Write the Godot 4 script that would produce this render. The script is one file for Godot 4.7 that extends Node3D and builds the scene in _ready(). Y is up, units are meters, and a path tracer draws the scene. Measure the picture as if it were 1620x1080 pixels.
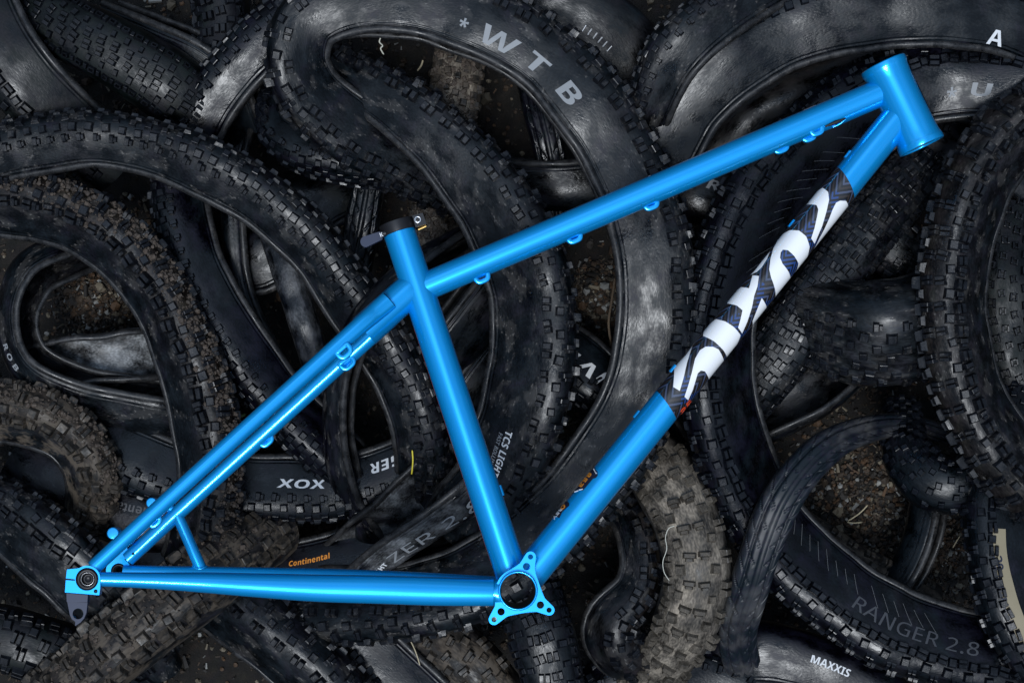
extends Node3D
# A bare blue mountain bike frame lying on a heap of worn bicycle tyres, seen from straight above.

const K := 0.000366          # tangent per photograph pixel
const H := 2.05              # height of the lens above the soil
const PLANE_AT := Vector3(0, 0.325, 0)
const CELL := 8

var plane_n := Vector3(0.03, 1.0, -0.08).normalized()
var top_of := {}             # highest rubber over each patch of ground, to see which knobs lie open
var dents := FastNoiseLite.new()
var wear := FastNoiseLite.new()
var fine := FastNoiseLite.new()
var rng := RandomNumberGenerator.new()
var M := {}
var knob_mesh := {}
var tyres: Array = []
var bike: Node3D
var bike_at := Vector3.ZERO


# ---------------------------------------------------------------- helpers
func at(px: float, py: float, h: float) -> Vector3:
	return Vector3((px - 810.0) * K * (H - h), h, (py - 540.0) * K * (H - h))


func on_frame(px: float, py: float, off := 0.0) -> Vector3:
	var d := Vector3((px - 810.0) * K, -1.0, (py - 540.0) * K)
	var c := Vector3(0, H, 0)
	var t := (plane_n.dot(PLANE_AT) + off - plane_n.dot(c)) / plane_n.dot(d)
	return c + d * t


func px_len(n: float, off := 0.0) -> float:
	return n * K * (H - 0.325 - off)


func lin(r: float, g: float, b: float) -> Color:
	return Color(r, g, b).linear_to_srgb()


func splat(p: Vector3) -> void:
	var q := H - p.y
	var key := Vector2i(int(floor((p.x / (K * q) + 810.0) / CELL)), int(floor((p.z / (K * q) + 540.0) / CELL)))
	if p.y > float(top_of.get(key, -1.0)):
		top_of[key] = p.y


func mesh_of(v: PackedVector3Array, n: PackedVector3Array, idx: PackedInt32Array, uv := PackedVector2Array(), col := PackedColorArray()) -> ArrayMesh:
	var arr := []
	arr.resize(Mesh.ARRAY_MAX)
	arr[Mesh.ARRAY_VERTEX] = v
	if n.size():
		arr[Mesh.ARRAY_NORMAL] = n
	if uv.size():
		arr[Mesh.ARRAY_TEX_UV] = uv
	if col.size():
		arr[Mesh.ARRAY_COLOR] = col
	arr[Mesh.ARRAY_INDEX] = idx
	var m := ArrayMesh.new()
	m.add_surface_from_arrays(Mesh.PRIMITIVE_TRIANGLES, arr)
	return m


# a sheet of ni x nj points, smooth shaded
func sheet(v: PackedVector3Array, ni: int, nj: int, close_i := false, close_j := false, uv := PackedVector2Array(), col := PackedColorArray()) -> ArrayMesh:
	var n := PackedVector3Array()
	n.resize(ni * nj)
	for i in ni:
		var i0 := (i - 1 + ni) % ni if close_i else maxi(i - 1, 0)
		var i1 := (i + 1) % ni if close_i else mini(i + 1, ni - 1)
		for j in nj:
			var j0 := (j - 1 + nj) % nj if close_j else maxi(j - 1, 0)
			var j1 := (j + 1) % nj if close_j else mini(j + 1, nj - 1)
			n[i * nj + j] = (v[i1 * nj + j] - v[i0 * nj + j]).cross(v[i * nj + j1] - v[i * nj + j0]).normalized()
	var idx := PackedInt32Array()
	for i in (ni if close_i else ni - 1):
		var a := i * nj
		var b := ((i + 1) % ni) * nj
		for j in (nj if close_j else nj - 1):
			var j1 := (j + 1) % nj
			idx.append_array([a + j, a + j1, b + j, b + j, a + j1, b + j1])
	return mesh_of(v, n, idx, uv, col)


func put(called: String, m: Mesh, mat: Material, parent: Node, place := Transform3D()) -> MeshInstance3D:
	var o := MeshInstance3D.new()
	o.name = called
	o.mesh = m
	o.material_override = mat
	o.transform = place
	parent.add_child(o, true)
	return o


func tag(o: Node, label: String, category: String, group := "", kind := "") -> void:
	o.set_meta("label", label)
	o.set_meta("category", category)
	if group:
		o.set_meta("group", group)
	if kind:
		o.set_meta("kind", kind)


func seamless(seed_: int, freq: float, octaves: int, size := 512, kind := FastNoiseLite.TYPE_SIMPLEX_SMOOTH) -> Image:
	var f := FastNoiseLite.new()
	f.seed = seed_
	f.noise_type = kind
	f.frequency = freq
	f.fractal_octaves = octaves
	return f.get_seamless_image(size, size)


func rubber(called: String, tint: Color, rough: float, uv_mode: String, speck: float) -> StandardMaterial3D:
	var m := StandardMaterial3D.new()
	m.resource_name = called
	m.albedo_color = tint
	m.albedo_texture = M.rub_tex
	m.roughness = rough
	m.roughness_texture = M.rough_tex
	m.metallic_specular = 0.40
	m.normal_enabled = true
	m.normal_texture = M.rub_norm
	m.normal_scale = 0.13
	if speck > 0.0:
		m.detail_enabled = true
		m.detail_albedo = M.speck_col if speck < 1.5 else M.mud_col
		m.detail_mask = M.speck_mask if speck < 1.5 else M.mud_mask
		m.detail_blend_mode = BaseMaterial3D.BLEND_MODE_MIX
	if uv_mode == "world":
		m.uv1_triplanar = true
		m.uv1_world_triplanar = true
		m.uv1_scale = Vector3.ONE * 9.0
	else:
		m.vertex_color_use_as_albedo = true
	return m


func flat_colour(c: Color) -> ImageTexture:
	var im := Image.create(4, 4, false, Image.FORMAT_RGBA8)
	im.fill(c)
	return ImageTexture.create_from_image(im)


func make_materials() -> void:
	var base := seamless(3, 0.012, 5)
	var grain := seamless(4, 0.09, 3)
	var scratch := seamless(5, 0.05, 2)
	var speck := seamless(6, 0.06, 3)
	var patch := seamless(7, 0.011, 4)
	var rub := Image.create(512, 512, false, Image.FORMAT_RGBA8)
	var rough := Image.create(512, 512, false, Image.FORMAT_RGBA8)
	var hgt := Image.create(512, 512, false, Image.FORMAT_RGBA8)
	var mask := Image.create(512, 512, false, Image.FORMAT_RGBA8)
	var mud := Image.create(512, 512, false, Image.FORMAT_RGBA8)
	for y in 512:
		for x in 512:
			var b := base.get_pixel(x, y).r
			var g := grain.get_pixel(x, y).r
			var s := scratch.get_pixel(x, (y * 7) % 512).r
			var k := speck.get_pixel(x, y).r
			var p := patch.get_pixel(x, y).r
			var t := clampf(0.62 + 0.75 * (b - 0.5) + 0.5 * (g - 0.5), 0.2, 1.0)
			rub.set_pixel(x, y, Color(t, t, t))
			var r := clampf(0.72 + 1.0 * (b - 0.5) + 0.35 * (s - 0.5) + 0.25 * (g - 0.5), 0.35, 1.0)
			rough.set_pixel(x, y, Color(r, r, r))
			var hh := clampf(0.5 + 0.45 * (g - 0.5) + 0.35 * (b - 0.5) + 0.25 * (s - 0.5), 0.0, 1.0)
			hgt.set_pixel(x, y, Color(hh, hh, hh))
			var q := clampf((k - 0.70) * 9.0, 0.0, 1.0) * clampf((p - 0.5) * 5.0, 0.0, 1.0) * 0.7 + clampf((p - 0.6) * 1.2, 0.0, 0.22)
			mask.set_pixel(x, y, Color(q, q, q))
			var w := clampf((p - 0.4) * 3.0 + (k - 0.5) * 1.2, 0.0, 1.0)
			mud.set_pixel(x, y, Color(w, w, w))
	M.rub_tex = ImageTexture.create_from_image(rub)
	M.rough_tex = ImageTexture.create_from_image(rough)
	hgt.bump_map_to_normal_map(5.0)
	M.rub_norm = ImageTexture.create_from_image(hgt)
	M.speck_mask = ImageTexture.create_from_image(mask)
	M.mud_mask = ImageTexture.create_from_image(mud)
	M.speck_col = flat_colour(lin(0.10, 0.094, 0.088))
	M.mud_col = flat_colour(lin(0.075, 0.060, 0.046))

	M.clean = rubber("rubber", Color.WHITE, 0.47, "uv", 0.0)
	M.dusty = rubber("dusty_rubber", Color.WHITE, 0.53, "uv", 1.0)
	M.muddy = rubber("muddy_rubber", Color.WHITE, 0.9, "uv", 2.0)
	var road := StandardMaterial3D.new()
	road.resource_name = "road_tyre_rubber"
	road.vertex_color_use_as_albedo = true
	road.roughness = 0.46
	road.metallic_specular = 0.42
	M.road = road
	M.tan = rubber("tan_mud_rubber", Color.WHITE, 0.95, "uv", 0.0)
	M.dark = rubber("dark_shaded_rubber", Color.WHITE, 0.66, "uv", 0.0)  # black rubber that also carries painted corner shade
	M.tan_knob = rubber("tan_knob_rubber", lin(0.16, 0.135, 0.105), 0.85, "world", 0.0)
	M.dark_knob = rubber("dark_shaded_knob_rubber", lin(0.006, 0.008, 0.013), 0.6, "world", 0.0)  # darker tint, with the corner shade put into the knobs too
	M.clean_knob = rubber("knob_rubber", lin(0.008, 0.0105, 0.017), 0.46, "world", 0.0)
	M.dusty_knob = rubber("dusty_knob_rubber", lin(0.012, 0.0145, 0.021), 0.5, "world", 1.0)
	M.muddy_knob = rubber("muddy_knob_rubber", lin(0.03, 0.028, 0.026), 0.75, "world", 2.0)
	M.bead = rubber("bead_rubber", lin(0.045, 0.045, 0.047), 0.55, "world", 1.0)

	var mk := func(called: String, c: Color, rough_: float, metal := 0.0) -> StandardMaterial3D:
		var m := StandardMaterial3D.new()
		m.resource_name = called
		m.albedo_color = c
		m.roughness = rough_
		m.metallic = metal
		return m
	M.white_print = mk.call("white_print", lin(0.62, 0.63, 0.64), 0.55)
	M.grey_print = mk.call("grey_print", lin(0.22, 0.23, 0.24), 0.55)
	M.dim_print = mk.call("raised_lettering", lin(0.04, 0.042, 0.048), 0.5)
	M.dash_print = mk.call("scuffed_mould_mark", lin(0.09, 0.092, 0.095), 0.6)
	M.orange_print = mk.call("orange_print", lin(0.62, 0.22, 0.02), 0.5)
	M.red_print = mk.call("red_print", lin(0.65, 0.06, 0.015), 0.4)
	M.yellow_print = mk.call("yellow_print", lin(0.6, 0.5, 0.03), 0.5)
	M.tan_print = mk.call("tan_print", lin(0.24, 0.2, 0.125), 0.6)
	M.navy_print = mk.call("navy_print", lin(0.012, 0.014, 0.03), 0.35)
	M.black_metal = mk.call("black_anodised", lin(0.012, 0.012, 0.014), 0.4, 0.3)
	M.dark_metal = mk.call("dark_anodised", lin(0.02, 0.027, 0.055), 0.5, 0.2)
	M.bore = mk.call("bore", lin(0.012, 0.012, 0.013), 0.5, 0.3)
	M.silver = mk.call("silver", lin(0.6, 0.6, 0.6), 0.28, 1.0)
	M.brass = mk.call("brass", lin(0.65, 0.42, 0.14), 0.35, 1.0)
	M.straw = mk.call("straw", lin(0.42, 0.36, 0.24), 0.9)
	M.pale = mk.call("pale_string", lin(0.55, 0.54, 0.46), 0.8)
	M.twig = mk.call("twig_bark", lin(0.12, 0.085, 0.055), 0.9)
	M.moss = mk.call("green_leaf", lin(0.06, 0.09, 0.025), 0.8)
	var paint: StandardMaterial3D = mk.call("blue_paint", lin(0.0, 0.385, 0.90), 0.24, 0.6)
	paint.clearcoat_enabled = true
	paint.clearcoat = 0.6
	paint.clearcoat_roughness = 0.04
	M.paint = paint
	var soil: StandardMaterial3D = mk.call("soil", Color.WHITE, 0.95)
	soil.vertex_color_use_as_albedo = true
	soil.albedo_texture = M.rub_tex
	soil.uv1_triplanar = true
	soil.uv1_world_triplanar = true
	soil.uv1_scale = Vector3.ONE * 7.0
	soil.normal_enabled = true
	soil.normal_texture = M.rub_norm
	soil.normal_scale = 1.2
	M.soil = soil
	var chip: StandardMaterial3D = mk.call("mulch", Color.WHITE, 0.75)
	chip.vertex_color_use_as_albedo = true
	M.chip = chip


# ---------------------------------------------------------------- tyres
class Tyre:
	const SQ := 0.80          # below 1 the section is squarer than an ellipse, as an empty carcass is
	var p := PackedVector3Array()
	var t := PackedVector3Array()
	var u := PackedVector3Array()
	var v := PackedVector3Array()
	var w := PackedFloat32Array()
	var n := 0
	var step := 0.007
	var a := 0.045
	var b := 0.028
	var far := 2.2
	var amp := 0.003
	var dent: FastNoiseLite
	var grooved := false
	var flat_crown := 1.0
	var arc_end := 0.0
	var arcs := PackedFloat32Array()
	var ths := PackedFloat32Array()
	var root: Node3D
	var base := Vector3.ZERO
	var spec: Dictionary

	func ready_arcs() -> void:
		var acc := 0.0
		var last := Vector2(a, 0)
		for k in 121:
			var th := PI * k / 120.0
			var q := Vector2(a * signf(cos(th)) * pow(absf(cos(th)), SQ), b * pow(absf(sin(th)), SQ))
			acc += q.distance_to(last)
			last = q
			arcs.append(acc)
			ths.append(th)
		arc_end = arc_of(far)

	func theta(arc: float) -> float:
		var x := absf(arc)
		var k := arcs.bsearch(x)
		if k >= 120:
			return PI * signf(arc)
		if k == 0:
			return 0.0
		var f := (x - arcs[k - 1]) / (arcs[k] - arcs[k - 1])
		return lerpf(ths[k - 1], ths[k], f) * signf(arc)

	func arc_of(th: float) -> float:
		var x := clampf(absf(th) / PI * 120.0, 0.0, 119.999)
		var k := int(x)
		return lerpf(arcs[k], arcs[k + 1], x - k) * signf(th)

	# a point on the skin: s in samples, th round the section, off outwards
	func skin(s: float, th: float, off: float) -> Vector3:
		var i := clampi(int(s), 0, n - 2)
		var f := clampf(s - i, 0.0, 1.0)
		var ww := lerpf(w[i], w[i + 1], f)
		var du := u[i].lerp(u[i + 1], f)
		var dv := v[i].lerp(v[i + 1], f)
		var c := cos(th)
		var sn := sin(th)
		var c1 := signf(c) * pow(absf(c), SQ)
		var s1 := signf(sn) * pow(absf(sn), SQ)
		var q := p[i].lerp(p[i + 1], f) + du * (a * ww * c1) + dv * (b * ww * s1)
		var nn := (du * (b * signf(c) * pow(absf(c), 2.0 - SQ)) + dv * (a * signf(sn) * pow(absf(sn), 2.0 - SQ))).normalized()
		var d := dent.get_noise_3dv(q * 9.0) * amp + dent.get_noise_3dv(q * 40.0) * amp * 0.12
		var edge := (arc_end - absf(arc_of(th))) * 1000.0
		if not grooved and edge < 13.0:
			d += 0.0009 * exp(-pow((edge - 6.5) / 0.9, 2.0)) + 0.0006 * exp(-pow((edge - 9.6) / 0.8, 2.0)) - 0.0005 * exp(-pow((edge - 8.0) / 0.7, 2.0))
		if grooved:
			var arc := arc_of(th) * 1000.0
			var y := s * step * 1000.0
			for g in [-13.0, 0.0, 13.0]:
				d -= 0.0032 * exp(-pow((arc - g) / 1.5, 2.0))
			var lane := arc + 40.0
			var ph := 9.0 if absf(arc) < 5.0 else fposmod(y + absf(arc) * 1.6 + lane * 0.2, 21.0) - 12.0
			if absf(arc) > 3.0 and absf(arc) < 26.0:
				d -= 0.0026 * exp(-pow(ph / 0.85, 2.0))
		return q + nn * (off + d)

	func out(s: float, th: float) -> Vector3:
		var i := clampi(int(s), 0, n - 2)
		var f := clampf(s - i, 0.0, 1.0)
		var c := cos(th)
		var sn := sin(th)
		return (u[i].lerp(u[i + 1], f) * (b * signf(c) * pow(absf(c), 2.0 - SQ)) + v[i].lerp(v[i + 1], f) * (a * signf(sn) * pow(absf(sn), 2.0 - SQ))).normalized()

	func along(s: float) -> Vector3:
		var i := clampi(int(s), 0, n - 2)
		return t[i].lerp(t[i + 1], clampf(s - i, 0.0, 1.0)).normalized()

	func nearest(q: Vector3) -> float:
		var best := 1e9
		var s := 0
		for i in n:
			var d := Vector2(p[i].x - q.x, p[i].z - q.z).length()
			if d < best:
				best = d
				s = i
		return float(s)


func spline(c: Array) -> Array:
	# control points [px, py, height in cm, roll in degrees, width factor] -> dense samples
	var pts: Array = []
	for k in c.size():
		var e: Array = c[k]
		pts.append([at(e[0], e[1], e[2] / 100.0), float(e[3]), float(e[4]) if e.size() > 4 else 1.0])
	var dense: Array = []
	for k in pts.size() - 1:
		var a: Array = pts[maxi(k - 1, 0)]
		var b: Array = pts[k]
		var d: Array = pts[k + 1]
		var e: Array = pts[mini(k + 2, pts.size() - 1)]
		for q in 24:
			var f := q / 24.0
			var pos: Vector3 = (b[0] as Vector3).cubic_interpolate(d[0], a[0], e[0], f)
			dense.append([pos, cubic_interpolate(b[1], d[1], a[1], e[1], f), cubic_interpolate(b[2], d[2], a[2], e[2], f)])
	dense.append(pts[-1])
	return dense


func new_tyre(spec: Dictionary) -> Tyre:
	var ty := Tyre.new()
	ty.spec = spec
	ty.a = float(spec.get("a", 45)) / 1000.0
	ty.b = float(spec.get("b", 27)) / 1000.0 * 0.88
	ty.far = deg_to_rad(float(spec.get("far", 128)))
	ty.amp = float(spec.get("amp", 3.2)) / 1000.0
	ty.dent = dents
	ty.grooved = spec.get("tread", "") == "slick"
	ty.step = 0.0018 if ty.grooved else 0.007
	ty.ready_arcs()
	var dense := spline(spec.path)
	var pos := PackedVector3Array()
	var roll := PackedFloat32Array()
	var carry := 0.0
	for k in dense.size() - 1:
		var a: Vector3 = dense[k][0]
		var b: Vector3 = dense[k + 1][0]
		var l := a.distance_to(b)
		while carry < l:
			var f := carry / l
			pos.append(a.lerp(b, f))
			roll.append(lerpf(dense[k][1], dense[k + 1][1], f))
			ty.w.append(lerpf(dense[k][2], dense[k + 1][2], f))
			carry += ty.step
		carry -= l
	ty.n = pos.size()
	var shift := float(tyres.size()) * 7.31
	for i in ty.n:
		var tan := (pos[mini(i + 1, ty.n - 1)] - pos[maxi(i - 1, 0)]).normalized()
		var side := Vector3(-tan.z, 0, tan.x).normalized()
		var up := side.cross(tan).normalized()
		var r := deg_to_rad(roll[i] + 5.0 * wear.get_noise_2d(i * ty.step * 5.0, shift))
		ty.p.append(pos[i] + up * (0.004 * wear.get_noise_2d(i * ty.step * 6.0, shift + 50.0)))
		ty.t.append(tan)
		ty.u.append(side * cos(r) + up * sin(r))
		ty.v.append(-side * sin(r) + up * cos(r))
		ty.w[i] *= 1.0 + 0.08 * wear.get_noise_2d(i * ty.step * 6.0, shift + 90.0)
	ty.root = Node3D.new()
	ty.root.name = "bicycle_tyre"
	var mid := Vector3.ZERO
	for q in ty.p:
		mid += q
	mid /= ty.n
	ty.base = Vector3(mid.x, 0, mid.z)
	ty.root.position = ty.base
	add_child(ty.root, true)
	tag(ty.root, spec.label, "tyre", "worn tyres in the heap")
	tyres.append(ty)
	return ty


func build_casing(ty: Tyre) -> void:
	var share := PackedFloat32Array()
	var reach := ty.arc_of(ty.far)
	if ty.grooved:
		for k in 57:
			share.append(-1.0 + k / 28.0)
	else:
		for k in 11:
			share.append(-1.0 + 0.0011 * k / reach)
		var lo: float = share[10]
		for k in range(1, 23):
			share.append(lerpf(lo, -lo, k / 22.0))
		for k in range(1, 11):
			share.append(-lo + 0.0011 * k / reach)
	var m := share.size() - 1
	var nj := 2 * (m + 1)
	var v := PackedVector3Array()
	var uv := PackedVector2Array()
	var col := PackedColorArray()
	v.resize(ty.n * nj)
	uv.resize(ty.n * nj)
	col.resize(ty.n * nj)
	var tone := float(ty.spec.get("tone", 1.0))  # low tones put corner fall-off and gap shade into the rubber colour
	var dust := float(ty.spec.get("dust", 0.3))
	var mud := float(ty.spec.get("mud", 0.0))
	var pale := float(ty.spec.get("pale", 0.0))
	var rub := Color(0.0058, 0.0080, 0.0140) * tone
	var dusty := Color(0.040, 0.039, 0.040)
	var brown := Color(0.062, 0.046, 0.032) if mud < 1.0 else Color(0.36, 0.305, 0.24)
	var off := float(tyres.find(ty)) * 0.37
	var thick := 0.0018
	for i in ty.n:
		for j in nj:
			var outer := j <= m
			var f: float = share[j] if outer else share[nj - 1 - j]
			var th := ty.far * f
			var q := ty.skin(i, th, 0.0 if outer else -thick)
			v[i * nj + j] = q - ty.base
			if outer:
				splat(q)
			uv[i * nj + j] = Vector2(i * ty.step / 0.24 + off, ty.arc_of(th) / 0.14 + off)
			var g := wear.get_noise_3dv(q * 16.0) * 0.5 + 0.5
			var h := fine.get_noise_3dv(q * 60.0) * 0.5 + 0.5
			var d := clampf((g - 0.45) * 2.2, 0.0, 1.0) * clampf(h * 1.5, 0.2, 1.0) * dust
			var c := rub.lerp(dusty, clampf(d, 0.0, 1.0))
			if mud > 0.0:
				var crown := clampf(1.35 - absf(th) / 1.2, 0.0, 1.0)
				c = c.lerp(brown, clampf((0.35 + g) * crown * minf(mud, 1.0), 0.0, 1.0))
			if not outer:
				c = c.lerp(Color(0.03, 0.03, 0.032), 0.5)
			if pale > 0.0:
				c = c.lerp(Color(0.36, 0.37, 0.38), pale * clampf((g * 0.5 + h * 0.7 - (0.52 - 0.14 * pale)) * 3.5, 0.0, 1.0))
			c.a = 1.0
			col[i * nj + j] = c
	var skin := sheet(v, ty.n, nj, false, true, uv, col)
	var mat: Material = M[ty.spec.get("mat", "dusty")]
	put("casing", skin, mat, ty.root)
	for s in [-1.0, 1.0]:
		var ring := PackedVector3Array()
		for i in ty.n:
			var c: Vector3 = ty.skin(i, ty.far * s, -0.0008) - ty.base
			var o := ty.out(i, ty.far * s)
			var e := ty.t[i].cross(o).normalized()
			var r := 0.0035
			for j in 8:
				ring.append(c + o * (cos(TAU * j / 8.0) * r) + e * (sin(TAU * j / 8.0) * r * 1.25))
		put("bead", sheet(ring, ty.n, 8, false, true), M.bead, ty.root)


func make_knobs() -> void:
	# unit blocks: x along the tyre, y outwards from 0 to 1, z across
	var block := func(x0: float, x1: float, z0: float, z1: float, taper: float, cut: float, v: PackedVector3Array) -> void:
		var ring := func(y: float, gx: float, gz: float) -> Array:
			var cx := (x0 + x1) / 2.0
			var cz := (z0 + z1) / 2.0
			var hx := (x1 - x0) / 2.0 * gx
			var hz := (z1 - z0) / 2.0 * gz
			return [Vector3(cx - hx, y, cz - hz), Vector3(cx + hx, y, cz - hz), Vector3(cx + hx, y, cz + hz), Vector3(cx - hx, y, cz + hz)]
		var lev: Array = [ring.call(-0.35, 1.25, 1.25), ring.call(0.12, 1.06, 1.06), ring.call(0.88, taper, taper), ring.call(1.0, taper - cut, taper - cut)]
		for k in 3:
			for e in 4:
				var a: Vector3 = lev[k][e]
				var b: Vector3 = lev[k][(e + 1) % 4]
				var c: Vector3 = lev[k + 1][(e + 1) % 4]
				var d: Vector3 = lev[k + 1][e]
				v.append_array([a, b, c, a, c, d])
		var t: Array = lev[3]
		v.append_array([t[0], t[1], t[2], t[0], t[2], t[3]])
	var kinds := {
		"plain": [[-0.5, 0.5, -0.5, 0.5]],
		"siped": [[-0.5, -0.06, -0.5, 0.5], [0.06, 0.5, -0.5, 0.5]],
		"split": [[-0.5, 0.5, -0.5, -0.06], [-0.5, 0.5, 0.06, 0.5]],
		"hollow": [[-0.5, 0.5, -0.5, -0.24], [-0.5, 0.5, 0.24, 0.5], [-0.5, -0.24, -0.24, 0.24], [0.24, 0.5, -0.24, 0.24]],
		"step": [[-0.5, 0.1, -0.5, 0.5], [0.1, 0.5, -0.32, 0.32]],
	}
	for name_ in kinds:
		var v := PackedVector3Array()
		for q in kinds[name_]:
			block.call(q[0], q[1], q[2], q[3], 0.9, 0.13, v)
		var idx := PackedInt32Array(range(v.size()))
		knob_mesh[name_] = mesh_of(v, PackedVector3Array(), idx)


# [arc from the crown mm, length, width, height, shift along as a share of the pitch, kind]
func tread_rows(kind: String) -> Array:
	match kind:
		"block":
			return [19.0, [[6.5, 8.5, 9.0, 3.6, 0.0, "siped"], [18.0, 8.0, 8.0, 3.6, 0.5, "plain"], [31.0, 10.5, 9.5, 4.6, 0.12, "split"], [30.0, 7.5, 8.0, 4.0, 0.62, "plain"]]]
		"small":
			return [13.0, [[0.0, 6.0, 6.5, 2.6, 0.0, "plain"], [9.5, 6.0, 6.0, 2.6, 0.5, "plain"], [19.5, 6.5, 6.5, 2.8, 0.0, "plain"], [29.0, 7.0, 7.0, 3.2, 0.5, "step"]]]
		"big":
			return [25.0, [[8.5, 10.0, 11.5, 5.2, 0.0, "siped"], [20.0, 9.5, 9.0, 4.8, 0.5, "plain"], [33.0, 12.0, 12.0, 6.2, 0.1, "split"], [33.0, 9.0, 10.0, 5.4, 0.58, "step"]]]
		"hollow":
			return [17.0, [[0.0, 8.0, 8.0, 3.0, 0.0, "hollow"], [13.0, 8.0, 8.0, 3.0, 0.5, "hollow"], [25.0, 8.5, 8.5, 3.2, 0.0, "hollow"], [36.0, 9.0, 9.0, 4.0, 0.5, "plain"]]]
		"rows":
			return [21.0, [[7.5, 7.5, 11.0, 4.6, 0.0, "step"], [17.0, 8.0, 7.5, 4.0, 0.45, "plain"], [29.5, 13.0, 8.0, 5.4, 0.1, "siped"]]]
		"pairs":
			return [16.0, [[7.0, 9.0, 11.0, 3.4, 0.0, "split"], [19.5, 6.0, 7.5, 3.2, 0.5, "plain"], [31.0, 8.5, 6.0, 3.8, 0.0, "hollow"], [31.0, 4.5, 6.5, 3.4, 0.5, "plain"]]]
	return []


func add_knobs(ty: Tyre) -> void:
	var tread: Array = tread_rows(ty.spec.get("tread", ""))
	if tread.is_empty():
		return
	var scale_ := float(ty.spec.get("knob", 1.0)) * 1.2
	var pitch: float = tread[0] / 1000.0 * scale_ * 0.98
	var total := ty.n * ty.step
	var mat: Material = M[str(ty.spec.get("mat", "dusty")) + "_knob"]
	var rest_v := PackedVector3Array()
	var shown: Array = []
	var r := RandomNumberGenerator.new()
	r.seed = 100 + tyres.find(ty)
	for row in int(total / pitch):
		for e in tread[1]:
			for sg in ([1.0] if e[0] == 0.0 else [-1.0, 1.0]):
				var s: float = (row + e[4] + (0.25 if sg < 0 and ty.spec.get("stagger", true) else 0.0)) * pitch / ty.step
				if s > ty.n - 3:
					continue
				var th := ty.theta(e[0] / 1000.0 * sg * scale_ * 0.9)
				if absf(th) > ty.far - 0.3:
					continue
				var nn := ty.out(s, th)
				var tt := ty.along(s)
				tt = (tt - nn * tt.dot(nn)).normalized()
				tt = tt.rotated(nn, r.randf_range(-0.16, 0.16) + float(ty.spec.get("slant", 0.0)) * sg)
				var zz := tt.cross(nn).normalized()
				var q := ty.skin(s, th, 0.0)
				var k := scale_ * r.randf_range(0.84, 1.1) / 1000.0
				var bs := Basis(tt * (e[1] * k), nn * (e[3] * k * r.randf_range(0.75, 1.25)), zz * (e[2] * k))
				var tf := Transform3D(bs, q - ty.base)
				var top: Vector3 = q + nn * (float(e[3]) * k)
				var g := H - top.y
				var px := top.x / (K * g) + 810.0
				var py := top.z / (K * g) + 540.0
				var key := Vector2i(int(floor(px / CELL)), int(floor(py / CELL)))
				var seen: bool = px > -6 and px < 1626 and py > -6 and py < 1086 and nn.y > -0.12 and float(top_of.get(key, -1.0)) < top.y + 0.012
				if seen:
					shown.append([nn.y, tf, e[5]])
				else:
					var src: PackedVector3Array = knob_mesh[e[5]].surface_get_arrays(0)[Mesh.ARRAY_VERTEX]
					for w in src:
						rest_v.append(tf * w)
	shown.sort_custom(func(x, y): return x[0] > y[0])
	for k in shown.size():
		if k < 300:
			put("tread_knob", knob_mesh[shown[k][2]], mat, ty.root, shown[k][1])
		else:
			for w in knob_mesh[shown[k][2]].surface_get_arrays(0)[Mesh.ARRAY_VERTEX]:
				rest_v.append((shown[k][1] as Transform3D) * w)
	if rest_v.size():
		var o := put("tread", mesh_of(rest_v, PackedVector3Array(), PackedInt32Array(range(rest_v.size()))), mat, ty.root)
		o.set_meta("kind", "stuff")


func add_mud(ty: Tyre) -> void:
	var count := int(ty.spec.get("lumps", 0))
	if count == 0:
		return
	var r := RandomNumberGenerator.new()
	r.seed = 900 + tyres.find(ty)
	var mm := MultiMesh.new()
	mm.transform_format = MultiMesh.TRANSFORM_3D
	mm.use_colors = true
	mm.mesh = M.lump
	mm.instance_count = count
	for i in count:
		var s := r.randf_range(2, ty.n - 3)
		var th := clampf(r.randfn(0.0, 0.42), -1.1, 1.1)
		var q := ty.skin(s, th, r.randf_range(-0.0005, 0.0022)) - ty.base
		var k := 0.0008 + 0.0030 * pow(r.randf(), 3.0)
		var bs := Basis.from_euler(Vector3(r.randf() * TAU, r.randf() * TAU, r.randf() * TAU)).scaled(Vector3(k, k * 0.7, k))
		mm.set_instance_transform(i, Transform3D(bs, q))
		var c := r.randf_range(0.5, 1.3)
		mm.set_instance_color(i, Color(0.052 * c, 0.038 * c, 0.028 * c))
	var o := MultiMeshInstance3D.new()
	o.name = "mud"
	o.multimesh = mm
	o.material_override = M.chip
	o.set_meta("kind", "stuff")
	ty.root.add_child(o, true)


func lettering_arrays(txt: String, bold: bool) -> Array:
	var f := SystemFont.new()
	f.font_names = PackedStringArray(["Droid Sans"])
	f.font_weight = 700 if bold else 400
	var tm := TextMesh.new()
	tm.text = txt
	tm.font = f
	tm.font_size = 64
	tm.pixel_size = 0.01
	tm.depth = 0.02
	tm.curve_step = 2.0
	return tm.surface_get_arrays(0)


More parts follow.
